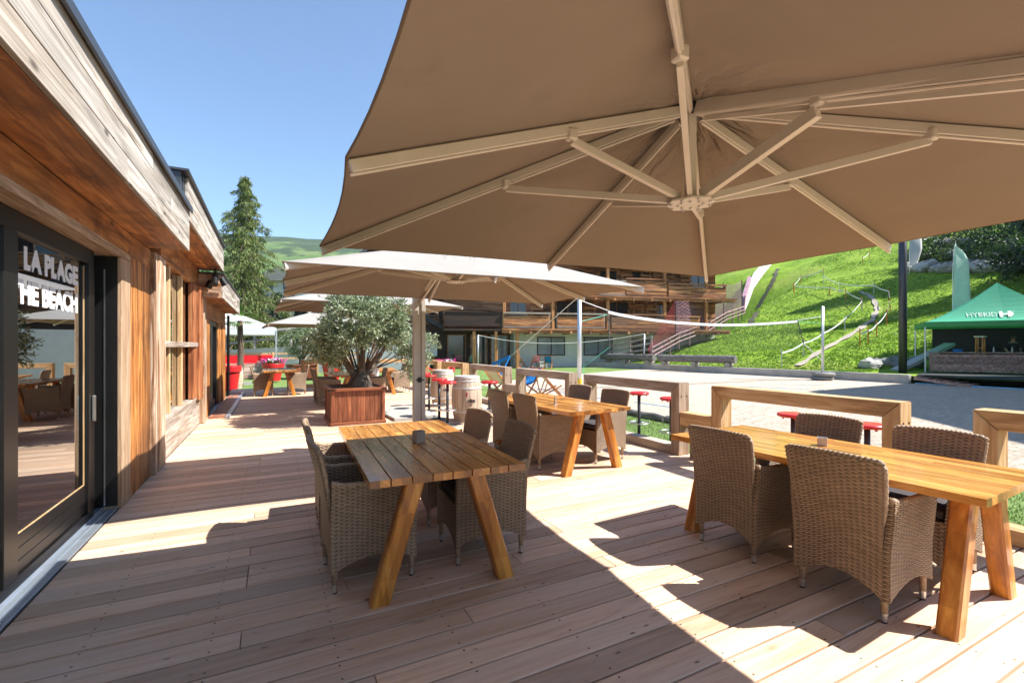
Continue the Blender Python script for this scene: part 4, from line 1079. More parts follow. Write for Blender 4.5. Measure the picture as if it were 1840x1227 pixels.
# ================================================================== court
def prismwall(pts,th,z0,z1,mat,name,label,cat):
    mb=MB()
    for a,b in zip(pts,pts[1:]):
        a=Vector((*a,0));b=Vector((*b,0)); mb.beam(a+Vector((0,0,(z0+z1)/2)),b+Vector((0,0,(z0+z1)/2)),th,z1-z0)
    return tag(mb.build(name,mat,bevel=.01),label,cat)
prismwall([(24.72,3.5),(24.72,10.2)],.30,-.2,.262,M['concrete'],'retaining_kerb','low concrete kerb right of the lamp column end','kerb wall') if False else None
def polywall(pts,th,z0,z1):
    mb=MB(); n=len(pts); vv=[]
    for i,p in enumerate(pts):
        p=Vector(p); t=Vector(pts[min(i+1,n-1)])-Vector(pts[max(i-1,0)]); t.normalize(); nr=Vector((t.y,-t.x))*th/2
        for s in (-1,1):
            for z in (z0,z1): vv.append((p.x+nr.x*s,p.y+nr.y*s,z))
    fs=[]
    for i in range(n-1):
        a=i*4;b=a+4; fs+=[(a,a+1,b+1,b),(a+2,b+2,b+3,a+3),(a+1,a+3,b+3,b+1),(a,b,b+2,a+2)]
    fs+=[(0,2,3,1),((n-1)*4,(n-1)*4+1,(n-1)*4+3,(n-1)*4+2)]
    return mb.add(vv,fs)
mb=polywall([(24.62,10.2),(24.5,13),(24.2,16),(23.9,19.5),(23.55,23.1),(23.45,25.4),(22.9,28),(22.1,31)],.30,-.3,.265)
tag(mb.build('court_kerb_wall',M['concrete'],bevel=.012),'low pale concrete wall between the sand court and the grass slope','low wall')
mb=MB(); mb.tube([(24.6,10.0,-.09),(24.75,6.7,-.09),(25.1,2.5,-.09)],.03,6); tag(mb.build('court_line_tape',M['ltblue']),'pale blue court line rope in front of the bar','rope')
# edging logs
for i,(a,b) in enumerate((((7.62,10.0),(7.50,7.45)),((7.50,7.40),(7.44,4.3)))):
    mb=MB(); pts=[Vector((a[0],a[1],-.07)).lerp(Vector((b[0],b[1],-.07)),q/8)+Vector((.02*sin(q*2+i),0,.01*sin(q*3))) for q in range(9)]
    mb.tube(pts,[.085+.008*sin(q*2.2+i) for q in range(9)],10); tag(mb.build('edging_log',M['log']),['dark edging log between turf and sand, further one','dark edging log between turf and sand, nearer one'][i],'log',group='edging logs along the sand')
# benches of logs on the wall
def logbench(p0,p1,label,r=.24):
    t=thing('log_bench',label,'log bench',group='log benches behind the kerb wall'); a=Vector(p0);b=Vector(p1)
    mb=MB(); pts=[a.lerp(b,q/14) for q in range(15)]; mb.tube(pts,[r*(1+.04*sin(q*1.7)) for q in range(15)],14); mb.build('log',M['log'],t,smooth=False)
    for f in (.09,.5,.92):
        c=a.lerp(b,f); mb=MB(); dr=(b-a).normalized(); sd=Vector((dr.y,-dr.x,0)); cc=Vector((c.x,c.y,c.z-r-.09)); mb.tube([cc-sd*.33,cc+sd*.30],.15,10); mb.build('support',M['railgrey'],t)
A1=zd(1184,645,31.0);B1=zd(1322,651,27.5);A0=zd(1082,641,36.5);B0=zd(1176,645,32.3)
logbench((A1[0],A1[1],.72),(B1[0],B1[1],.72),'long grey log bench behind the court wall, right one')
logbench((A0[0],A0[1],.72),(B0[0],B0[1],.70),'long grey log bench behind the court wall, left one')
# volleyball
PL=Vector((9.95,14.05,-.12)); PR=Vector((23.35,13.1,-.12))
t=thing('volleyball_post','tall galvanised volleyball post with yellow foot close to the fence','post',tuple(PL)); mb=MB(); mb.tube([(0,0,0),(0,0,3.50)],.078,16); mb.build('pole',M['alu'],t,smooth=True)
mb=MB(); mb.tube([(0,0,0),(0,0,.42)],.10,14); mb.build('yellow_foot',plain('yellow_pad',(.70,.42,.03),.6),t); mb=MB(); mb.tube([(0,0,3.5),(0,0,3.52)],.08,16); mb.build('cap',M['steel'],t)
t=thing('volleyball_post','tall volleyball post standing in old tyres by the court wall','post',tuple(PR)); mb=MB(); mb.tube([(-.04,0,0),(-.04,0,3.52)],.035,12); mb.tube([(.045,0,0),(.045,0,3.5)],.04,12); mb.build('pole',M['alu'],t,smooth=True)
for q in range(2):
    mb=MB(); z=-.0+.10+q*.185; mb.lathe([(.26,z-.08),(.40,z-.085),(.47,z-.04),(.48,z),(.47,z+.04),(.40,z+.085),(.26,z+.08)],26,(.03*sin(q*2),.03*cos(q*3),0)); tag(mb.build('tyre',M['rubber2'] if 'rubber2' in M else plain('old_grey_tyre',(.22,.22,.21),.85,0,.3,9),smooth=True),['old tyre around the far volleyball post, bottom of the stack','old tyre around the far volleyball post, middle of the stack','old tyre around the far volleyball post, top of the stack'][q],'tyre',group='old tyres at the volleyball post').location=tuple(PR)
def onplane(px,py):
    # point of the vertical plane through both posts
    a=(PR-PL); k=(px-CX)/FPX; vx=FW[0]+k*RT[0]; vy=FW[1]+k*RT[1]
    # PL + s*a = d*(vx,vy)
    det=a.x*(-vy)+a.y*vx; s=(-PL.x*(-vy)-PL.y*vx)/det*1.0
    d=(PL.x+s*a.x)/vx
    return Vector((PL.x+s*a.x,PL.y+s*a.y,CH-(py-CY)/FPX*d))
top=[(1092,558),(1110,562.5),(1140,568),(1175,573),(1215,577.5),(1260,580.5),(1300,582),(1340,581.5),(1380,579.5),(1410,577.5),(1433,575.5)]
TP=[onplane(*p) for p in top]; bl,brr=onplane(1095,624),onplane(1444,617)
net=thing('volleyball_net','sagging volleyball net with white top band across the sand court','net')
mb=MB()
for a,b in zip(TP,TP[1:]):
    mb.beam(a-Vector((0,0,.05)),b-Vector((0,0,.05)),.012,.105)
mb.build('top_band',M['tape'],net)
mb=MB(); NN=110
def tpt(s):
    s*=len(TP)-1; i=min(int(s),len(TP)-2); return TP[i].lerp(TP[i+1],s-i)
def bpt(s): return bl.lerp(brr,s)+Vector((0,0,-.30*4*s*(1-s)))
for i in range(NN+1):
    s=i/NN; a,b=tpt(s)+Vector((0,0,-.1)),bpt(s); mb.beam(a,b,.006,.006,up=(0,1,0))
for j in range(1,11):
    for i in range(0,NN,4):
        s0_,s1=i/NN,min((i+4)/NN,1); mb.beam(tpt(s0_).lerp(bpt(s0_),j/10),tpt(s1).lerp(bpt(s1),j/10),.006,.006)
mb.build('mesh',M['netting'],net)
mb=MB(); mb.beam(TP[0],bl,.03,.03,up=(0,1,0)); mb.beam(TP[-1],brr,.03,.03,up=(0,1,0)); mb.build('side_strap',M['netting'],net)
mb=MB(); mb.tube([PL+Vector((0,0,3.30)),TP[0]],.012,5); mb.tube([PR+Vector((0,0,3.05)),TP[-1]],.012,5); mb.build('head_rope',M['tape'],net)
mb=MB(); mb.tube([PL+Vector((0,0,2.5)),TP[0]-Vector((0,0,.15))],.012,5); mb.tube([bl,Vector((*at(1049,657,.3),.25))],.014,5); mb.tube([Vector((*at(1049,657,.3),.27)),Vector((*at(1049,672,-.12),-.12))],.014,5); mb.tube([PR+Vector((0,0,2.7)),TP[-1]-Vector((0,0,.05))],.01,5); mb.build('teal_rope',M['teal'],net)
mb=MB(); mb.tube([brr,PR+Vector((0,0,.9))],.014,5); mb.build('foot_rope',M['tape'],net)
g0=Vector(zd(916,641,22)); g1=Vector(zd(884,655,23))
mb=MB(); mb.tube([PL+Vector((0,0,3.45)),g0],.014,5); tag(mb.build('guy_line',M['steel']),'thin grey guy line from the near volleyball post','rope')
mb=MB(); mb.beam(g0,g1,.05,.14); mb.beam(g0,g0+Vector((0,0,-.9))+Vector(( -.5,0,0)),.05,.06); mb.beam(g0.lerp(g1,.6),g0.lerp(g1,.6)+Vector((.1,0,-1.0)),.06,.05,up=(0,1,0)); tag(mb.build('blue_strap',M['bluefab']),'blue webbing strap tied to the end of the guy line','strap')
mb=MB()
for a,b in (((955,696),(1105,719)),((1140,722),(1215,732)),((1330,694),(1480,700)),((1400,690),(1480,692))):
    A=Vector((*at(*a,-.105),-.112));B=Vector((*at(*b,-.105),-.112)); mb.beam(A,B,.06,.008)
tag(mb.build('court_marking',M['bluetape']),'blue court lines on the sand','court line')
# second small net
q0=Vector(zd(859,602,33.5)); q1=Vector(zd(1157.5,600,33.5))
for i,q in enumerate((q0,q1)):
    mb=MB(); mb.tube([(0,0,0),(0,0,q.z+.12)],.055,10); o=mb.build('net_post',M['alu'],smooth=True); o.location=(q.x,q.y,-.12); tag(o,['slim silver post in front of the chalet, left end of the slack cord','slim silver post at the court wall, right end of the slack cord'][i],'post')
mb=MB(); pts=[]
for i in range(25):
    s=i/24; p=q0.lerp(q1,s); p.z-=4*s*(1-s)*.72*(1-.25*s); pts.append(p)
mb.tube(pts,.014,5); tag(mb.build('slack_cord',M['tape']),'slack pale cord between two slim posts in front of the chalet','cord')
# lamp column
t=thing('steel_column','thick dark steel column rising beside the bar tent','column',(26.94,11.44,.18)); mb=MB(); mb.tube([(0,0,0),(0,0,9)],.165,20); mb.build('shaft',M['dkmetal'],t,smooth=True); mb=MB(); mb.lathe([(.30,0),(.30,.03),(.17,.04)],20); mb.build('base_flange',M['black'],t)
# deck chairs
def deckchair(x,y,z,rz,fab,label,frame='dcframe',sc=1.0):
    t=thing('deck_chair',label,'deck chair',(x,y,z),rz,'folding deck chairs')
    mb=MB()
    for s in (-1,1):
        xx=s*.27*sc
        mb.beam((xx,-.42*sc,.0),(xx,.42*sc,.92*sc),.028,.045); mb.beam((xx*.93,.48*sc,.0),(xx*.93,-.32*sc,.42*sc),.028,.04)
        mb.beam((xx*1.07,.30*sc,.02),(xx*1.07,.10*sc,.60*sc),.022,.03)
    mb.beam((-.29*sc,.42*sc,.92*sc),(.29*sc,.42*sc,.92*sc),.03,.03); mb.beam((-.27*sc,-.32*sc,.42*sc),(.27*sc,-.32*sc,.42*sc),.03,.03); mb.beam((-.27*sc,.44*sc,.03),(.27*sc,.44*sc,.03),.03,.03)
    mb.build('frame',M[frame],t)
    mb=MB(); 
    def sl(u,v):
        y=(-.32+.74*v)*sc; zz=(.43+.50*v-.16*sin(pi*v))*sc
        return (((-.24+.48*u)*sc,y,zz),Vector((0,-.5,.8)).normalized())
    mb.panel(sl,3,10,.006,.4,.9); mb.build('sling',M[fab],t,smooth=True)
def gp(px,py,z=-.12): return at(px,py,z)
for px,py,rz,fab,lb in ((898,716,1.9,'cream','cream deck chair with orange frame just outside the fence'),(948,714,-1.2,'bluefab','blue deck chair seen side on through the fence frame'),(988,716,1.2,'cream','cream deck chair with orange frame leaning right of the blue one'),
    (934,661,2.0,'cream','cream deck chair in front of the chalet glass doors'),(962,661.5,2.9,'pinkfab','pink deck chair in front of the pale chalet wall'),(985,663,2.5,'bluefab','blue and white deck chair in front of the pale chalet wall'),
    (848,661,3.0,'ltblue','light blue deck chair at the foot of the chalet'),(826,660,2.4,'pinkfab','small pink deck chair far left before the chalet'),(772,679,1.2,'red','red deck chair beyond the fence near the mast'),(790,676,2.6,'red','red deck chair behind the far barrel')):
    x,y=gp(px,py); deckchair(x,y,-.12,rz,fab,lb)
x,y=gp(973,661.5); mb=MB(); mb.bb(-.3,.3,-.3,.3,.42,.47)
for a in(-1,1):
    for b in(-1,1): mb.bb(a*.27-.025,a*.27+.025,b*.27-.025,b*.27+.025,0,.42)
mb.bb(-.25,.25,-.25,.25,.12,.40)
o=mb.build('side_table',M['concrete']); o.location=(x,y,-.12); tag(o,'small grey side table beside the pink deck chair','side table')
# ================================================================== slope: safety fence, tapes, rocks
def linept(px):
    k=(px-CX)/FPX; vx=FW[0]+k*RT[0]; vy=FW[1]+k*RT[1]; ax,ay=23.6,25.0; dx,dy=18.6,5.1
    # (ax+t dx, ay+t dy)=d(vx,vy)
    t_=(ax*vy-ay*vx)/(dy*vx-dx*vy); return ax+t_*dx,ay+t_*dy,(ax+t_*dx)/vx
posts=[(1165,604,645),(1214,540,618),(1269,524,597),(1300,509,578),(1333,503,566)]
PP=[]
for px,yt,yb in posts:
    x,y,d=linept(px); PP.append((Vector((x,y,CH-(yb-CY)/FPX*d)),Vector((x,y,CH-(yt-CY)/FPX*d))))
sf=thing('safety_fence','purple slope safety netting on dark posts above a log rail climbing the hill','fence')
for b,tp in PP[1:]: mb=MB(); mb.tube([b-Vector((0,0,.5)),tp],.045,8); mb.build('net_post',M['dkmetal'],sf)
mb=MB()
for i in range(1,len(PP)-1):
    (b0,t0),(b1,t1)=PP[i],PP[i+1]; n=20; L=(b1-b0).length
    for j in range(n+1):
        v=.12+.86*j/n; pr=None; K=14
        for q in range(K+1):
            s=q/K; p=b0.lerp(t0,v).lerp(b1.lerp(t1,v),s); p.z-=.45*4*s*(1-s)*v*.6
            p.z+=.05*sin(q*2.6+j*3)
            if pr: mb.beam(pr,p,.012,.018)
            pr=p
    for q in range(0,26):
        s=q/25; p0=b0.lerp(b1,s)+Vector((0,0,.3)); p1=t0.lerp(t1,s)-Vector((0,0,.27*4*s*(1-s))); mb.beam(p0,p1,.010,.010,up=(0,1,0))
mb.build('purple_net',M['purple'],sf)
mb=MB(); (b0,t0),(b1,t1)=PP[0],PP[1]
for j in range(10):
    v=j/9; p=b0.lerp(t0,v*.45); e=b0.lerp(b1,.99).lerp(t1,v); mb.beam(p,e,.009,.011)
for q in range(14):
    s=(q+.5)/14; p0=b0.lerp(b1,s); p1=b0.lerp(t0,.45).lerp(t1,s); mb.beam(p0,p1,.010,.010,up=(0,1,0))
mb.build('red_net',M['redmesh'],sf)
mb=MB()
for i in range(len(PP)-1):
    b0,b1=PP[i][0],PP[i+1][0]; n=3
    for h in (.18,.48,.80): 
        mb.tube([b0+Vector((.1,-.25,h)),b1+Vector((.1,-.25,h))],.055,8)
    for q in range(n): p=b0.lerp(b1,q/n); mb.tube([p+Vector((.1,-.2,-.4)),p+Vector((.1,-.2,.88))],.06,8)
mb.build('log_rail',M['railpink'],sf)
# lower ramp rail in front of the chalet
rl=thing('ramp_railing','silver log railing descending to the foot of the chalet','railing'); mb=MB()
a0=Vector(zd(1098,622,36.5)); a1=Vector(zd(1172,606,33.5))
for k in range(4): mb.tube([a0+Vector((0,0,-k*.36)),a1+Vector((0,0,-k*.42))],.07,8)
for s in (0,.5,1): p=a0.lerp(a1,s); mb.tube([p+Vector((0,.1,.1)),Vector((p.x,p.y+.1,-.1))],.08,8)
mb.build('rails',M['railgrey'],rl)
# white banner continuing the safety fence uphill
u=[Vector(zd(px,py,d)) for px,py,d in ((1336,566,46),(1345,545,50),(1354,520,56),(1372,494,64),(1392,470,72))]
mb=MB()
for a,b in zip(u,u[1:]): mb.beam(a+Vector((0,0,1.0)),b+Vector((0,0,1.0)),.04,1.7)
tag(mb.build('banner',M['whitefab']),'long white banner following the top of the purple safety fence','banner')
mb=MB()
for a,b in zip([Vector(zd(1335,560,45.5)),Vector(zd(1337,535,46))],[Vector(zd(1337,535,46)),Vector(zd(1347,500,49))]): mb.beam(a,b,.3,.45)
tag(mb.build('net_bundle',M['purple']),'gathered bundle of purple netting at the fence bend','netting')
tapes=[('white barrier tape crossing behind the far volleyball post',[(1404.5,634),(1444,616),(1479,599),(1518,573),(1549,541)]),
('white barrier tape running level across the middle of the slope',[(1427,513.5),(1491,516.5),(1519.6,523),(1548,538)]),
('white barrier tape forming the left corner high on the slope',[(1426,512.5),(1438,499),(1480,485)]),
('white barrier tape sagging towards the right high on the slope',[(1480,496),(1509,510),(1570,512.5),(1597,523)]),
('white barrier tape curving down left of the dark column',[(1597,523),(1599,541),(1593,562),(1575,583),(1560,594),(1545,597)]),
('short white barrier tape at the top edge of the visible slope',[(1550,464),(1562,454)])]
for lb,pl in tapes:
    t=thing('barrier_tape',lb,'barrier tape',group='white barrier tapes on the slope')
    P=[hillpt(px,py,.85) for px,py in pl]; mb=MB()
    for a,b in zip(P,P[1:]):
        n=6; pr=a
        for q in range(1,n+1):
            s=q/n; p=a.lerp(b,s); p.z-=.10*4*s*(1-s); mb.beam(pr,p,.01,.085); pr=p
    mb.build('tape',M['tape'],t)
    for i,p in enumerate(P):
      mb=MB(); mb.tube([Vector((p.x,p.y,hz(p.x,p.y)-.1)),p+Vector((0,0,.25))],.032,6)
      mb.build('stake',M['orange'] if 'level' in lb or 'corner' in lb or 'short' in lb or 'curv' in lb else M['alu'],t)
def rock(p,s,label,mat='rock',seed=1,flat=.7):
    rr=random.Random(seed); mb=MB(); n,mr=14,9; ph=[rr.uniform(0,6) for _ in range(8)]
    vv=[]
    for j in range(mr+1):
        th=pi*j/mr
        for i in range(n):
            a=2*pi*i/n; r=1+.22*sin(2*a+ph[0])*sin(th)+.16*sin(3*a+ph[1]+2*th)+.12*sin(5*a+ph[2])*sin(3*th+ph[3])+rr.uniform(-.06,.06)
            vv.append((p[0]+s*r*sin(th)*cos(a)*1.25,p[1]+s*r*sin(th)*sin(a),p[2]+s*flat*r*cos(th)))
    mb.add(vv,[(j*n+i,j*n+(i+1)%n,(j+1)*n+(i+1)%n,(j+1)*n+i) for j in range(mr) for i in range(n)])
    o=mb.build('rock',M[mat]); tag(o,label,'rock'); return o
for i,(px,py,s,lb,mt) in enumerate(((1566,656,.50,'pale jagged rock on the grass left of the steel column','rock'),(1553,661,.28,'small pale rock at the wall, leftmost of the rocks','rock'),(1606,654,.55,'grey-green boulder just left of the steel column','darkrock'),(1641,654,.5,'grey-green boulder right of the steel column','darkrock'),(1597,665,.25,'small white stone at the kerb by the column','rock'),(1602,645,.16,'tiny white stone on the grass above the boulders','rock'))):
    x,y,z=zd(px,py,24.5+i*.15); rock((x,y,max(z,.3)),s,lb,mt,i+3)
# dark terraces of boulders with shrubs above the bar
rr=random.Random(12); idx=0
for row,(py,px0,px1,st_) in enumerate(((486,1640,1850,26),(462,1650,1850,30),(440,1700,1850,34))):
    px=px0
    while px<px1:
        p=hillpt(px,py); s=rr.uniform(.7,1.15)*1.15
        idx+=1
        mb_o=rock((p.x,p.y,hz(p.x,p.y)+s*.2),s,'boulder '+['at the left end','left of centre','in the middle','right of centre','at the right end','half hidden by foliage','behind the pale flag','above the green tent peak'][(idx-1)%8]+[' of the lowest terrace row',' of the middle terrace row',' of the top terrace row'][row],'rock',20+idx,.55); mb_o['group']='boulders of the shaded hillside terraces'
        px+=st_*rr.uniform(.85,1.2)
def shrub(p,r,h,label,seed,mat='shrub',n=900,ls=.22,name='shrub',grp=None):
    rr=random.Random(seed); mb=MB()
    cl=[(Vector((rr.uniform(-1,1)*r*.7,rr.uniform(-1,1)*r*.7,rr.uniform(.25,.85)*h)),rr.uniform(.3,.5)*r) for _ in range(12)]
    for i in range(n):
        c,q=cl[i%12]; d=rnd_dir(rr); pnt=c+d*q*rr.uniform(.6,1.1); pnt.z=max(.02,pnt.z)
        leafquad(mb,pnt,(d+rnd_dir(rr)*.8).normalized(),rnd_dir(rr),ls*rr.uniform(.7,1.3),ls*.5)
    t=thing(name,label,'shrub',tuple(p),group=grp); mb.build('foliage',M[mat],t)
    mb=MB()
    for c,q in cl[::3]: mb.tube([Vector((0,0,-.2)),c],[.05,.02],6)
    mb.build('stem',M['barkbrown'],t)
for i,(px,py,r,h,mt) in enumerate(((1660,478,1.7,2.0,'shrub'),(1695,466,2.0,2.4,'conifer'),(1735,470,2.0,2.2,'shrub'),(1775,466,2.2,2.6,'conifer'),(1815,474,2.2,2.8,'shrub'),(1840,505,2.0,3.2,'conifer'),(1700,436,2.6,3.4,'shrub'),(1760,428,3,4,'conifer'),(1825,430,3,4,'shrub'))):
    p=hillpt(px,py); shrub((p.x,p.y,hz(p.x,p.y)-.2),r,h,['round shrub left end of the boulder terrace','dark shrub behind the pale feather flag','leafy shrub above the middle boulders','dark shrub above the green tent peak','bushy shrub right above the tent','tall dark shrub at the right picture edge','high shrub near the canopy edge, left','high dark shrub near the canopy edge, centre','high shrub near the canopy edge, right'][i],50+i,mt,1100,.3)
# ================================================================== bar tent
bx=thing('timber_bar_counter','reclaimed timber bar counter under the green tent','bar counter')
mb=MB(); rr=random.Random(2)
cx0,cy0=28.7,11.0; dirx=Vector((.46,-.885,0)).normalized(); nrm=Vector((-.885,-.46,0))
def bar(a,b,z): p=Vector((cx0,cy0,0))+dirx*a-nrm*b; return (p.x,p.y,z)
RB=Matrix.Rotation(math.atan2(dirx.y,dirx.x),4,'Z').to_3x3()
for i in range(7):
    a=0
    while a<7:
        L=rr.uniform(1.5,3); e=min(a+L,7); mb.box(bar((a+e)/2,0,.34+i*.118),(e-a-.004,.06+rr.uniform(0,.012),.113),RB); a=e
mb.build('front_planks',M['barwood'],bx)
mb=MB(); mb.box(bar(3.5,.3,1.19),(7.2,.75,.05),RB); mb.build('counter_top',M['barwood'],bx)
mb=MB(); mb.box(bar(-.02,.3,.7),(.05,.6,.9),RB); mb.build('end_panel',M['barwood'],bx)
mb=MB(); mb.box(bar(3.5,-.02,.06),(7.4,.1,.32),RB); mb.box(bar(3.6,1.6,.15),(7,3,.12),RB); mb.build('plinth',M['roofdark'],bx)
mb=MB(); mb.box(bar(3.9,3.4,1.5),(7,.1,2.3),RB); mb.build('back_screen',M['black'],bx)
gz=thing('green_tent','green pop-up tent with white lettering over the timber bar','tent')
def tent(parent,a0,a1,b0,b1,ze,zp,fab,band=.24,cols=('greenfab','greenlite'),legs=True):
    am,bm=(a0+a1)/2,(b0+b1)/2
    mb=MB(); N=10; vv=[];fs=[]
    cor=[(a0,b0),(a1,b0),(a1,b1),(a0,b1)]
    for k in range(4):
        c0_,c1=cor[k],cor[(k+1)%4]; base=len(vv)
        for j in range(N+1):
            f=j/N; zz=ze+(zp-ze)*(f**1.45)
            for s in (0,.5,1):
                A=c0_[0]+(c1[0]-c0_[0])*s; B=c0_[1]+(c1[1]-c0_[1])*s
                vv.append(bar(A+(am-A)*f,B+(bm-B)*f,zz-(.05*sin(pi*f) if s==.5 else 0)))
        for j in range(N):
            for q in range(2): fs.append((base+j*3+q,base+j*3+q+1,base+(j+1)*3+q+1,base+(j+1)*3+q))
    mb.add(vv,fs); mb.build('roof',M[cols[0]],parent,smooth=False)
    mb=MB()
    for k in range(4):
        p,q=bar(*cor[k],ze-band/2),bar(*cor[(k+1)%4],ze-band/2); mb.beam(p,q,.015,band)
    mb.build('valance',M[cols[1]],parent)
    for k in range(4):
        p=bar(cor[k][0]+(.03 if cor[k][0]==a0 else -.03),cor[k][1]+(.03 if cor[k][1]==b0 else -.03),0); mb=MB(); mb.beam((p[0],p[1],.18),(p[0],p[1],ze-.02),.05,.05,up=(0,1,0)); mb.build('leg',M['white'],parent)
M['greenlite']=plain('light_green_valance',(.10,.45,.15),.7,0,.06,2); mix_translucent(M['greenlite'],.25)
tent(gz,-.35,5.3,-.75,3.2,2.66,4.55,None)
for s,a0,a1,zb,zt in (('HYBRID',1.20,2.22,2.86,3.06),):
    tt=textmesh(s,1,M['letter'],'lettering',bold=.0,ext=.0005)
    xs_=[v.co.x for v in tt.data.vertices]; ys_=[v.co.y for v in tt.data.vertices]; mx,Mx,my,My=min(xs_),max(xs_),min(ys_),max(ys_)
    def place(u,v,off=0.012):
        # front roof face: height fraction v above eave -> follow the curve
        z=zb+(zt-zb)*v; f=((z-2.66)/(4.55-2.66))**(1/1.45); b=-.75+(1.975)*f
        a=a0+(a1-a0)*u; p=Vector(bar(a,b,z))+nrm*.012+Vector((0,0,.012)); return p
    for v in tt.data.vertices: v.co=place((v.co.x-mx)/(Mx-mx),(v.co.y-my)/(My-my))
    tt.parent=gz
    # H arrow emblem
    a0,a1,zb,zt=2.27,2.75,2.82,3.09
    mb=MB()
    for q in ([(0,0),(.22,0),(.28,1),(.06,1)],[(.2,.38),(.75,.38),(.75,.62),(.22,.62)],[(.55,0),(.72,0),(1.0,.5),(.86,1),(.62,1),(.66,.62),(.6,.38)]):
        mb.add([place(*c) for c in q],[tuple(range(len(q)))])
    mb.add([place(*c) for c in ((1.03,.92),(1.08,.92),(1.08,1.0),(1.03,1.0))],[(0,1,2,3)])
    mb.build('emblem',M['letter'],gz)
gz2=thing('green_tent','second green pop-up tent cut by the right picture edge','tent'); tent(gz2,5.4,11,-.75,3.2,2.66,4.55,None)
pst=at(1828,640,1.1)
# barman
def skinbody(name,verts,edges,rad,mat,parent=None,sub=2):
    me=bpy.data.meshes.new(name); me.from_pydata(verts,edges,[]); o=bpy.data.objects.new(name,me); C.objects.link(o)
    m=o.modifiers.new('skin','SKIN'); 
    for i,r in enumerate(rad): me.skin_vertices[0].data[i].radius=r if isinstance(r,tuple) else (r,r)
    me.skin_vertices[0].data[0].use_root=True
    m2=o.modifiers.new('sub','SUBSURF'); m2.levels=sub; m2.render_levels=sub; me.materials.append(mat)
    if parent: o.parent=parent
    return o
pm=thing('person','person in a black T-shirt leaning over behind the bar counter','person',(*bar(2.95,1.05,.21)[:2],.21),math.atan2(nrm.y,nrm.x)+pi/2)
V=[(0,0,.92),(0,-.02,1.12),(0,-.05,1.32),(0,-.09,1.46),(0,-.15,1.53),(0,-.19,1.63),(0,-.21,1.72),
 (-.17,-.06,1.40),(-.25,-.10,1.18),(-.22,-.30,1.04),(-.20,-.38,1.02),(.17,-.06,1.40),(.25,-.10,1.18),(.22,-.30,1.04),(.20,-.38,1.02),
 (-.10,0,.86),(-.11,.01,.48),(-.12,.02,.08),(-.12,-.12,.04),(.10,0,.86),(.11,.01,.48),(.12,.02,.08),(.12,-.12,.04)]
E_=[(0,1),(1,2),(2,3),(3,4),(4,5),(5,6),(2,7),(7,8),(8,9),(9,10),(2,11),(11,12),(12,13),(13,14),(0,15),(15,16),(16,17),(17,18),(0,19),(19,20),(20,21),(21,22)]
Rd=[(.15,.11),(.14,.10),(.17,.11),(.09,.08),(.055,.055),(.085,.095),(.07,.08),.065,.05,.036,.032,.065,.05,.036,.032,.085,.06,.045,.035,.085,.06,.045,.035]
skinbody('body',V,E_,Rd,M['skin'],pm)
skinbody('t_shirt',[(0,0,.90),(0,-.02,1.12),(0,-.05,1.33),(0,-.075,1.43),(-.18,-.06,1.40),(-.255,-.10,1.16),(.18,-.06,1.40),(.255,-.10,1.16)],[(0,1),(1,2),(2,3),(2,4),(4,5),(2,6),(6,7)],[(.17,.13),(.16,.12),(.19,.13),(.10,.09),.085,.075,.085,.075],M['blackcloth'],pm)
skinbody('trousers',[(0,0,.93),(-.10,0,.84),(-.11,.01,.48),(-.12,.02,.10),(.10,0,.84),(.11,.01,.48),(.12,.02,.10)],[(0,1),(1,2),(2,3),(0,4),(4,5),(5,6)],[(.165,.125),.10,.075,.06,.10,.075,.06],M['blackcloth'],pm)
mb=MB(); mb.lathe([(.0001,.115),(.06,.105),(.092,.06),(.098,.0),(.085,-.05)],14,(0,-.185,1.67)); mb.build('hair',M['hair'],pm,smooth=True)
mb=MB(); mb.lathe([(.012,-.02),(.018,0),(.001,.03)],8,(0,-.315,1.655))
mb.build('nose',M['skin'],pm)
mb=MB()
for q in (-1,1): mb.lathe([(.001,-.01),(.011,0),(.001,.01)],8,(q*.033,-.292,1.685))
mb.build('eyes',M['black'],pm)
for sx in (-1,1):
    mb=MB()
    for f in range(5):
        a=-.5+f*.22; L=(.055,.075,.08,.075,.06)[f]
        p=Vector((sx*.20,-.38,1.02))+Vector((sx*-.0+(f-2)*.018,-.03,0)); mb.tube([p,p+Vector(((f-2)*.006,-L*.6,-.005)),p+Vector(((f-2)*.006,-L,-.022))],[.010,.009,.007],6)
    mb.build('fingers',M['skin'],pm)
# things on the bar
x,y,z=bar(.95,.15,1.215); mb=MB(); mb.lathe([(.16,0),(.19,.14),(.20,.15),(.18,.15),(.15,.02),(.0001,.02)],18); o=mb.build('basin',M['bluefab']); o.location=(x,y,z); tag(o,'blue plastic basin on the bar counter','basin')
t=thing('wooden_stool','tall wooden stool with white top standing behind the bar','stool',bar(1.85,.9,.21)); mb=MB()
for a in(-.14,.14):
    for b in(-.14,.14): mb.beam((a,b,0),(a*.8,b*.8,1.72),.05,.05,up=(0,1,0))
mb.build('legs',M['tableleg'],t); mb=MB(); mb.box((0,0,1.2),(.3,.3,.04)); mb.box((0,0,.6),(.3,.3,.04)); mb.build('rungs',M['tableleg'],t); mb=MB(); mb.box((0,0,1.75),(.36,.36,.06)); mb.build('seat',M['white'],t)
for i in range(7):
    x,y,z=bar(2.2+i*.3,.32+.1*(i%2),1.215); mb=MB(); mb.lathe([(.035,0),(.035,.16),(.014,.21),(.014,.27),(.0001,.27)],10); o=mb.build('bottle',M['winglass'] if i%2 else M['acrylic']); o.location=(x,y,z); tag(o,'small bottle among the glassware on the dark bar counter','bottle','bottles on the bar counter')
# sloping grey stair beside the bar
mb=MB(); mb.beam(bar(-1.4,-.2,.25),bar(1.0,2.6,1.6),.5,.16); tag(mb.build('ramp',M['concwall']),'grey sloping ramp edge running up behind the green tent leg','ramp')
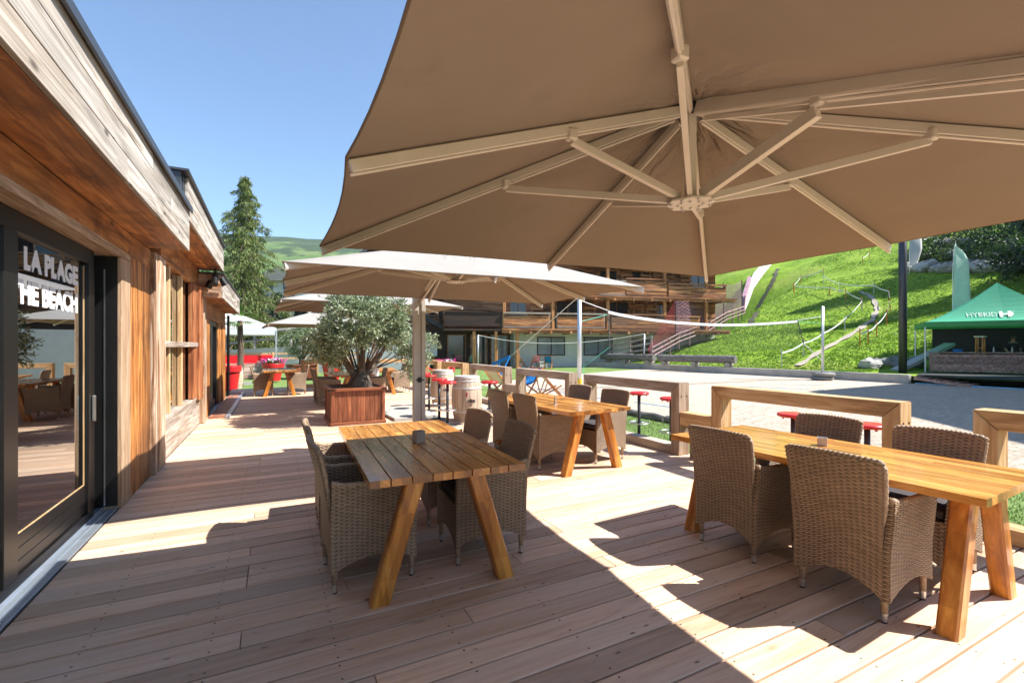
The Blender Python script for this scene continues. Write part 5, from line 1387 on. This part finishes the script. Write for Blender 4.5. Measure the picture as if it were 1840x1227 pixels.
# pallet at wall end
mb=MB()
A=Vector((24.75,9.4,.10));
for q in range(6): mb.box((24.9+q*.02,9.9-q*.32,.20-.045*q),(1.0,.14,.04))
for s in (-.4,0,.4): mb.beam((24.9+s,10.0,.12),(25.0+s,8.2,-.10),.08,.10)
tag(mb.build('pallet',M['barwood']),'weathered wooden pallet ramp at the end of the court wall','pallet')
mb=MB(); mb.prism([(24.95,10.1),(28.3,11.1),(31.6,5.2),(33,-4),(25.3,-4)],.19,.245); tag(mb.build('black_sheet',M['rubber']),'black rubber sheeting on the ground before the bar','sheet')
# feather flags
def feather(x,y,z,h,label,mat,rz=0,w_=.75):
    t=thing('feather_flag',label,'flag',(x,y,z),rz,'feather flags'); mb=MB(); mb.tube([(0,0,0),(0,0,h*.75),(.05,0,h*.93),(.16,0,h)],[.03,.022,.014,.008],8); mb.build('pole',M['white'],t)
    mb=MB(); n=22
    def P(u,v):
        zz=h*(.16+.83*v); ww=w_*(1-.9*max(0,(v-.80)/.20)**2)*(.62+.38*min(1,v*2.5)); x0=.02+.14*max(0,(v-.8)/.2)**2
        return ((x0+u*ww*(1 if v<.8 else 1),.05*sin(v*7+u*2),zz-u*.25*max(0,(v-.75)/.25)),(0,1,0))
    mb.panel(P,5,n,.008,.7,4); mb.build('cloth',M[mat],t,smooth=True)
x,y,z=zd(1712,660,26.0); feather(x,y,.25,7.1,'tall pale green feather flag behind the green tent','paleflag',-TH-.1,.85)
p=hillpt(1634,492); feather(p.x,p.y,hz(p.x,p.y),5.0,'white and blue feather flag high on the slope by the steel column','whitefab',-TH,1.2)
# ================================================================== chalet
O=Vector((14.9,30.6,0)); E1=Vector((.9667,-.256,0)); E2=Vector((.256,.9667,0)); EZ=Vector((0,0,1))
chal=thing('chalet','large sunburnt timber chalet with stacked balconies behind the court','building',tuple(O),math.atan2(E1.y,E1.x))
# local axes: x along facade, y into the building
def cl(mb,x0,x1,y0,y1,z0,z1): mb.bb(x0,x1,y0,y1,z0,z1)
def brd(mb,x0,x1,y,z0,z1,n,th=.05,rr=random.Random(9)):
    h=(z1-z0)/n
    for i in range(n):
        x=x0
        while x<x1-.01:
            e=min(x+rr.uniform(1.6,3.6),x1)
            if x1-e<.6: e=x1
            o=rr.uniform(0,.03); mb.bb(x,e-.004,y-th-o,y+.0,z0+i*h+.004,z0+(i+1)*h-.004); x=e
WB=18.6
mb=MB(); cl(mb,1.2,WB,1.6,11,-.3,2.60); mb.build('ground_floor_wall',M['plaster'],chal)
mb=MB(); cl(mb,-4.2,WB,1.62,11,2.85,10.4); 
mb.build('upper_wall',M['chaletdark'],chal)
mb=MB(); brd(mb,-4.2,WB,1.6,2.9,5.2,9); brd(mb,-4.2,WB,1.6,5.5,7.9,9); brd(mb,-4.2,WB,1.6,8.1,10.3,8); mb.build('wall_boards',M['chaletwood'],chal)
for z0,xa,xb in ((2.62,0,WB),(5.18,3.5,WB+.6),(7.85,6,WB+1)):
    mb=MB(); cl(mb,xa-.05,xb,-.1,1.55,z0,z0+.13); mb.build('balcony_floor',M['chaletwood'],chal)
    mb=MB(); cl(mb,xa-.1,xb+.05,-.22,-.11,z0-.16,z0+.05); cl(mb,xa-.1,xb+.05,-.30,-.225,z0+.06,z0+.17); mb.build('balcony_fascia',M['chaletwood'],chal)
    mb=MB(); x=xa+.4
    while x<xb: cl(mb,x,x+.16,-.35,1.5,z0-.20,z0-.005); x+=1.55
    mb.build('joists',M['chaletwood'],chal)
def parapet(x0,x1,z0,rail=True,grey=False,h=.78):
    mb=MB(); brd(mb,x0,x1,-.02,z0+.22,z0+.22+h,4); o=mb.build('balcony_parapet',M['chaletwood'],chal)
    mb=MB(); cl(mb,x0-.05,x1+.05,-.16,.02,z0+h+.34,z0+h+.46); 
    x=x0
    while x<=x1+.01: cl(mb,x-.07,x+.07,-.012,.10,z0+.1,z0+h+.335); x+=(x1-x0)/max(1,round((x1-x0)/1.7))
    cl(mb,x0,x1,-.10,-.03,z0+.10,z0+.20); mb.build('handrail',M['dado'] if grey else M['chaletwood'],chal)
parapet(.05,3.55,2.75,grey=True); parapet(4.15,7.9,2.75,grey=True); parapet(8.5,13.0,2.75); parapet(13.1,16.0,2.75,h=.7)
parapet(5.0,9.6,5.31,grey=True); parapet(9.7,13.1,5.31,h=1.0); parapet(13.3,18.4,5.31,h=.7)
parapet(7.5,12.4,7.98,grey=True); parapet(12.6,19.2,7.98)
cpm=wood('orange_chalet_post',(.22,.08,.02),(.46,.20,.07),(.6,.34,.16),'Z',.5,.7,.3,.3)
for x,z0,z1 in ((3.7,2.74,10.4),(8.1,2.74,10.4),(12.9,2.74,10.4),(16.6,2.74,10.4),(0,2.74,5.2),(-2.2,-.2,2.6),(-.6,-.2,2.6),(1.0,-.2,2.6)):
    mb=MB(); cl(mb,x,x+.22,-.05,.17,z0,z1); mb.build('post',cpm,chal,bevel=.02)
# slatted shutters
for x,z0 in ((2.4,3.1),(6.8,3.2),(10.9,3.2),(12.1,3.2),(14.2,3.2),(9.9,5.9),(11.6,6.3),(13.6,6.3),(15.2,6.0),(10.7,8.4),(13.2,8.4)):
    mb=MB()
    for k in range(5): cl(mb,x,x+1.05,1.30,1.36,z0+.05+k*.38,z0+.24+k*.38)
    for q in (0.1,.85): cl(mb,x+q,x+q+.1,1.36,1.42,z0,z0+1.95)
    mb.build('slatted_screen',M['chaletwood'],chal)
def cwin(x0,x1,z0,z1,y,mat='winglass',fr='chaletwood'):
    mb=MB(); cl(mb,x0,x1,y-.02,y+.02,z0,z1); o=mb.build('window',M[mat],chal)
    mb=MB(); cl(mb,x0-.07,x0,y-.06,y+.03,z0-.07,z1+.07); cl(mb,x1,x1+.07,y-.06,y+.03,z0-.07,z1+.07); cl(mb,x0,x1,y-.06,y+.03,z1,z1+.07); cl(mb,x0,x1,y-.06,y+.03,z0-.07,z0); cl(mb,(x0+x1)/2-.03,(x0+x1)/2+.03,y-.05,y-.021,z0,z1); mb.build('window_frame',M[fr],o)
for a in ((4.6,6.4),(8.6,10.6),(12.9,14.0),(.9,2.1)): cwin(a[0],a[1],2.95,5.0,1.54)
for a in ((5.2,6.8),(8.2,9.6),(10.9,12.8),(16.2,17.8)): cwin(a[0],a[1],5.5,7.5,1.54)
for a in ((8.2,9.8),(11.9,13.0),(15.2,17.0)): cwin(a[0],a[1],8.15,10.0,1.54)
cwin(3.1,5.2,.85,2.15,1.57,'wintgrey','chaletdark'); cwin(6.9,9.2,.85,2.15,1.57,'wintgrey','chaletdark'); cwin(11,12.6,.9,2.1,1.57)
# left wing with dark ground floor
mb=MB(); cl(mb,-9.2,1.19,3.2,11,-.3,3.2); mb.build('wing_wall',M['chaletdark'],chal)
mb=MB(); brd(mb,-9.2,1.19,3.19,-.1,2.7,12); mb.build('wing_boards',M['chaletdark'],chal)
mb=MB(); cl(mb,-4.2,1.19,.3,3.15,2.55,2.80); mb.build('porch_ceiling',M['chaletdark'],chal)
for x0,x1,mt in ((-.3,1.0,'wintgrey'),(-1.9,-.7,'winglass'),(-3.7,-2.4,'winglass')):
    mb=MB(); cl(mb,x0,x1,3.08,3.12,.0,2.35); o=mb.build('door',M[mt],chal); mb=MB(); cl(mb,x0-.08,x0,3.04,3.13,0,2.43); cl(mb,x1,x1+.08,3.04,3.13,0,2.43); cl(mb,x0,x1,3.04,3.13,2.35,2.43); mb.build('door_frame',M['chaletwood'],o)
mb=MB(); cl(mb,-6.5,-5.6,3.08,3.12,.0,2.4); mb.build('door',plain('slate_blue_door',(.10,.14,.19),.5),chal)
mb=MB(); cl(mb,-5.2,-4.55,3.07,3.10,.75,2.0); mb.build('notice_board',M['white'],chal)
# side balcony of the left corner
mb=MB(); 
for k in range(4): cl(mb,-4.1,-4.02,.2,3.1,2.95+k*.25,3.17+k*.25)
cl(mb,-4.2,0,.0,.06,2.95,3.95); cl(mb,-4.2,.0,-.1,.08,4.12,4.24); cl(mb,-4.3,0,-.15,1.5,2.62,2.75); mb.build('balcony_parapet',M['chaletdark'],chal)
# dark outdoor stair at left
mb=MB()
for s in (0,.9): mb.beam((-9.0,.8+s,5.6),(-4.3,.8+s,2.9),.08,.35)
for k in range(11): mb.beam((-8.8+k*.42,.8,5.5-k*.24),(-8.8+k*.42,.8,6.4-k*.24),.05,.05,up=(0,1,0))
mb.beam((-9.0,.8,6.5),(-4.3,.8,3.85),.07,.07); mb.beam((-12.5,.8,6.5),(-9,.8,6.5),.07,.07); mb.beam((-12.5,1.2,5.5),(-9,1.2,5.5),.9,.12)
mb.build('outdoor_stair',M['black'],chal)
def roofp(x0,x1,y0,y1,ze,zr,nm='roof'):
    mb=MB(); xm=(x0+x1)/2; th=.28
    mb.add([(x0,y0,ze),(xm,y0,zr),(x1,y0,ze),(x0,y1,ze),(xm,y1,zr),(x1,y1,ze),(x0,y0,ze-th),(xm,y0,zr-th),(x1,y0,ze-th),(x0,y1,ze-th),(xm,y1,zr-th),(x1,y1,ze-th)],
     [(0,1,4,3),(1,2,5,4),(6,9,10,7),(7,10,11,8),(0,6,7,1),(1,7,8,2),(3,4,10,9),(4,5,11,10),(0,3,9,6),(2,8,11,5)]); mb.build(nm,M['roofdark'],chal)
roofp(-5.6,WB+1.4,-1.2,12,10.3,14.6)
mb=MB(); mb.add([(-4.2,1.5,10.2),(WB,1.5,10.2),(7.2,1.5,14.0)],[(0,1,2)]); mb.build('gable_wall',M['chaletdark'],chal)
# neighbouring dark chalet, left
ch2=thing('chalet','dark steep-roofed chalet rising behind the white umbrella tops','building',(3.3,41.0,0),math.atan2(E1.y,E1.x)+.05)
mb=MB(); mb.bb(0,13,0,9,-.3,6.2); mb.build('wall',M['chaletwood'],ch2); mb=MB(); mb.add([(0,-.02,6.2),(13,-.02,6.2),(6.5,-.02,11.6)],[(0,1,2)]); mb.build('gable_wall',M['chaletdark'],ch2)
mb=MB(); mb.add([(-.6,-.9,5.6),(6.5,-.9,12.1),(13.6,-.9,5.6),(-.6,9.5,5.6),(6.5,9.5,12.1),(13.6,9.5,5.6),(-.6,-.9,5.25),(6.5,-.9,11.75),(13.6,-.9,5.25),(-.6,9.5,5.25),(6.5,9.5,11.75),(13.6,9.5,5.25)],
  [(0,1,4,3),(1,2,5,4),(6,9,10,7),(7,10,11,8),(0,6,7,1),(1,7,8,2),(3,4,10,9),(4,5,11,10),(0,3,9,6),(2,8,11,5)]); mb.build('roof',M['roofdark'],ch2)
for x in (1.2,3.6,6.0,8.4,10.8):
    for z in (.9,3.6,6.6):
        if z>6 and not 3<x<9: continue
        mb=MB(); mb.bb(x,x+1.2,-.06,-.03,z,z+1.3); o=mb.build('window',M['winglass'],ch2)
        mb=MB(); mb.bb(x-.1,x,-.1,-.025,z-.1,z+1.4); mb.bb(x+1.2,x+1.3,-.1,-.025,z-.1,z+1.4); mb.bb(x,x+1.2,-.1,-.025,z+1.3,z+1.4); mb.bb(x,x+1.2,-.1,-.025,z-.1,z); mb.build('window_frame',M['fenceZ'],o)
for z in (3.1,6.1):
    mb=MB(); mb.bb(.2,12.8,-1.3,-.1,z-.12,z); mb.bb(.2,12.8,-1.32,-1.27,z+.1,z+.85); mb.bb(.2,12.8,-1.35,-1.24,z+.92,z+1.02); mb.build('balcony',M['chaletwood'],ch2)
# small pale house far left
hs=thing('house','small distant pale house with dark roof between larch and umbrella','building',tuple(Vector(zd(506,500,62))*1.0),-.4); hs.location.z=0
mb=MB(); mb.bb(-3.5,3.5,0,6,-.3,10.2); mb.build('wall',plain('pale_render',(.5,.5,.48),.9),hs); mb=MB()
for z in (7.2,9.0): 
    for x in (-2.6,.2): mb.bb(x,x+1.5,-.05,-.02,z,z+1.1)
mb.build('window',M['winglass'],hs); mb=MB(); mb.add([(-4.2,-.8,10.1),(0,-.8,12.0),(4.2,-.8,10.1),(-4.2,6.5,10.1),(0,6.5,12.0),(4.2,6.5,10.1)],[(0,1,4,3),(1,2,5,4),(0,2,1),(3,4,5),(0,3,5,2)]); mb.build('roof',M['railgrey'],hs)
# unseen tall chalet whose shade falls over the court and the bar
sh=thing('chalet','unseen tall timber chalet block right of the court, shaped to shade court and bar','building',(0,0,0))
mb=MB(); mb.prism([(19.8,-3.0),(26.3,4.4),(33.5,4.6),(38,-8),(26,-16)],-.3,11.6); mb.build('wall',M['chaletwood'],sh); mb=MB(); mb.prism([(19.2,-3.2),(26.1,4.9),(34.0,5.1),(38.8,-8.2),(26,-16.8)],11.6,12.0); mb.build('roof',M['roofdark'],sh)
mb=MB()
for i in range(5):
    for z in (1.0,3.8,6.6,9.2):
        p=Vector((19.8,-3.0,0)).lerp(Vector((26.3,4.4,0)),.1+i*.19); d=Vector((6.5,7.4,0)).normalized(); mb.beam(p+Vector((-.03,.03,z)),p+d*1.1+Vector((-.03,.03,z)),.05,1.3)
mb.build('window',M['winglass'],sh)
# ================================================================== background left
mb=MB(); vv=[(-14,38.4,1.2),(-2.7,33.6,1.25),(1.35,31.6,1.50),(5.5,30.2,2.3),(9.0,29.2,2.3)]
pts=[Vector((x,y,0)) for x,y,_ in vv]; hs_=[z for *_,z in vv]; V_=[]
for p,h in zip(pts,hs_):
    for dy in (0,.5):
        for z in (-.3,h): V_.append((p.x,p.y+dy,z))
fs=[]
for i in range(len(pts)-1):
    a=i*4;b=a+4; fs+=[(a,b,b+1,a+1),(a+2,a+3,b+3,b+2),(a+1,b+1,b+3,a+3)]
mb.add(V_,fs); tag(mb.build('retaining_wall',M['concwall']),'long smooth grey retaining wall rising behind the turf','retaining wall')
mb=MB(); mb.tube([(-9,36.6,1.95),(-2.7,34.0,2.15),(1.0,32.2,2.55),(4,31,3.1)],.10,8); mb.tube([(-9,36.6,1.45),(-2.7,34.0,1.65),(1.0,32.2,2.05)],.07,8)
for x,y,z in ((-6,35.4,2.0),(-2.6,34.0,2.15),(-1.0,33.2,2.3),(1.0,32.2,2.55)): mb.tube([(x,y,.9),(x,y,z)],.09,8)
tag(mb.build('log_railing',M['railgrey']),'round silver log railing on top of the grey retaining wall','railing')
t=thing('garden_rail','slim orange timber rail with posts in front of the grey wall','rail fence',(0,29.2,-.128)); mb=MB()
for z in (.95,1.22): mb.bb(-4.5,4.8,-.02,.02,z-.04,z+.04)
mb.build('rails',M['fenceY'],t)
for x in (-4.4,-2.2,.02,2.3,4.6): mb=MB(); mb.bb(x-.05,x+.05,-.06,-.021,0,1.3); mb.build('post',M['fenceZ'],t)
t=thing('lounge_bench','long red-backed bench with weathered plank front at the left turf edge','bench',(-2.9,27.0,-.128)); mb=MB(); rr=random.Random(8)
for k in range(4): mb.bb(-1.2,2.45,-.5,-.44-rr.uniform(0,.01),.02+k*.19,.20+k*.19)
mb.bb(2.2,2.55,-.55,-.1,.0,.88); mb.build('plank_front',M['barwood'],t); mb=MB(); mb.bb(-1.2,2.9,.35,.55,.55,1.18); mb.bb(-1.2,2.3,-.4,.34,.62,.80); mb.build('red_upholstery',M['red'],t,bevel=.03,seg=2)
mb=MB(); mb.bb(-.16,.16,-.1,.1,0,.13); o=mb.build('concrete_block',M['concrete']); o.location=(-.95,22.6,-.128); tag(o,'small white concrete block on the turf by the wine barrel','block')
# white awning
gz3=thing('white_parasol_tent','white square tent roof behind the timber building corner','tent',(0,0,0))
mb=MB(); c=[(-6.2,26.9,2.42),(.17,26.9,2.42),(.17,31.5,2.45),(-6.2,31.5,2.45)]; ap=(-2.9,29.2,3.75)
mb.add([ap]+c,[(0,1,2),(0,2,3),(0,3,4),(0,4,1)]); mb.build('roof',M['whitefab'],gz3); mb=MB()
for a,b in zip(c,c[1:]+c[:1]): mb.beam(Vector(a)-Vector((0,0,.17)),Vector(b)-Vector((0,0,.17)),.02,.34)
mb.build('valance',M['whitefab'],gz3); mb=MB()
for a in c: mb.beam((a[0],a[1],-.1),(a[0],a[1],2.3),.06,.06,up=(0,1,0))
mb.build('legs',M['alu'],gz3)
# palm
pt=thing('palm','small fan palm behind the corner of the timber building','palm',(-1.15,21.2,-.1)); mb=MB(); mb.tube([(0,0,0),(.03,0,1.4),(0,0,2.6)],[.13,.11,.10],10); mb.build('trunk',M['barkbrown'],pt)
mb=MB(); rr=random.Random(3)
for k in range(26):
    a=rr.uniform(0,2*pi); e=rr.uniform(-.3,1.2); d=Vector((cos(a)*cos(e),sin(a)*cos(e),sin(e))); c_=Vector((0,0,2.6))+d*.38
    s=d.cross(Vector((0,0,1))).normalized()
    for q in range(13):
        f=-1.15+2.3*q/12; ld=(d*cos(f)+s*sin(f)).normalized(); L=.50
        p1=c_+ld*L*.55+Vector((0,0,-.02)); p2=c_+ld*L+Vector((0,0,-.12)); n=ld.cross(d) if abs(f)>.05 else Vector((0,0,1)); sd=ld.cross(Vector((0,0,1))).normalized()*.022
        mb.add([c_,p1+sd,p2,p1-sd],[(0,1,2,3)])
mb.build('fronds',M['palm'],pt)
# ================================================================== trees
def larch(x,y,z,H,Rm,label,seed,mat='larch',name='larch_tree',dens=1.0,top=.06,cat='conifer',grp=None,droop=.35,irr=.35,ls=1.0,base=.12):
    rr=random.Random(seed); t=thing(name,label,cat,(x,y,z),group=grp)
    mb=MB(); mb.tube([(0,0,-.4),(.1*sin(seed),0,H*.5),(0,0,H*.99)],[H*.022,H*.014,.02],9); tr=mb.build('trunk',M['barkbrown'],t)
    nb=int(H*11*dens); bm=MB(); lf=MB()
    for i in range(nb):
        f=(i+rr.random())/nb; zz=H*(base+(1-base)*f); prof=(1-f)**.82*(1-.25*(1-f)**3)
        L=Rm*(prof+top*.6)*rr.uniform(1-irr,1.0+irr*.25); a=i*2.399+rr.uniform(-.4,.4); up=.15+.5*f
        d=Vector((cos(a),sin(a),0)); P0=Vector((0,0,zz)); pts=[]
        for q in range(7):
            s=q/6; pts.append(P0+d*L*s+Vector((0,0,L*(up*s*.6-droop*s*s*1.25+ .12*s**4))))
        bm.tube(pts,[.045*(1-f)+.015]+[.03*(1-f)+.01]*5+[.006],5,cap=False)
        nq=int((10+L*16)*dens)
        for q in range(nq):
            s=.12+.88*rr.random()**.8; j=min(int(s*6),5); p=pts[j].lerp(pts[j+1],s*6-j)
            side=d.cross(Vector((0,0,1)))*rr.uniform(-1,1)*(.32*L*(1-.6*s)+.1)
            p=p+side+Vector((0,0,-abs(side.length)*.25))
            for w_ in range(3):
                dd=(Vector((0,0,-1))*rr.uniform(.4,1.1)+d*rr.uniform(-.2,.7)+rnd_dir(rr)*.55).normalized()
                leafquad(lf,p+rnd_dir(rr)*.09*ls,dd,rnd_dir(rr),rr.uniform(.20,.42)*ls,rr.uniform(.035,.075)*ls)
    bm.build('branches',M['barkbrown'],tr); lf.build('crown',M[mat],t)
x,y,z=zd(440,640,34); larch(x,y,-.1,13.9,4.6,'tall feathery larch standing against the sky behind the timber building',5,dens=1.45,irr=.7,droop=.55,ls=.9,base=.06)
for i,(px,d,H,Rm,lb) in enumerate(((395,38,8.5,2.6,'green conifer left of the larch behind the white tent'),(500,39,6.0,2.3,'young dark conifer right of the larch'),(540,38,5.0,2.0,'small dark conifer between larch and olive'),(470,41,6.5,2.5,'dark conifer just behind the larch trunk'),(590,36.0,4.4,1.8,'low conifer behind the farthest umbrella'))):
    l=(px-CX)/FPX*d; larch(d*FW[0]+l*RT[0],d*FW[1]+l*RT[1],0,H,Rm,lb,60+i,'conifer','conifer_tree',1.0,droop=.25,irr=.2,ls=1.1,base=.04,grp='dark conifers behind the retaining wall')
for i,(px,d,r,h,lb) in enumerate(((415,36,1.6,2.9,'sunlit green bush at the left end of the retaining wall'),(455,36.5,1.7,2.7,'sunlit green bush under the larch'),(497,36.2,1.7,3.0,'sunlit green bush right of the larch trunk'),(535,36,1.6,2.8,'leafy bush left of the small distant olive'),(575,35.8,1.7,3.0,'leafy bush behind the small distant olive'))):
    l=(px-CX)/FPX*d; shrub((d*FW[0]+l*RT[0],d*FW[1]+l*RT[1],.3),r,h,lb,80+i,'shrub',1700,.22,'bush','bushes along the retaining wall')
# shading conifers up the right-hand slope (beyond the picture edge)
for i,(x,y,H) in enumerate(((44,6,15),(53,10,21),(63,15,21),(50,1,20),(62,2,20))):
    larch(x,y,hz(x,y)-.3,H,H*.24,['tall dark spruce nearest the bar on the right slope','tall dark spruce second up the right slope','tall dark spruce third up the right slope','tall dark spruce behind the bar tents','tall dark spruce at the outer slope edge'][i],90+i,'conifer','spruce_tree',.75,droop=.2,irr=.2,ls=2.2,base=.05,grp='tall spruces shading the right slope')
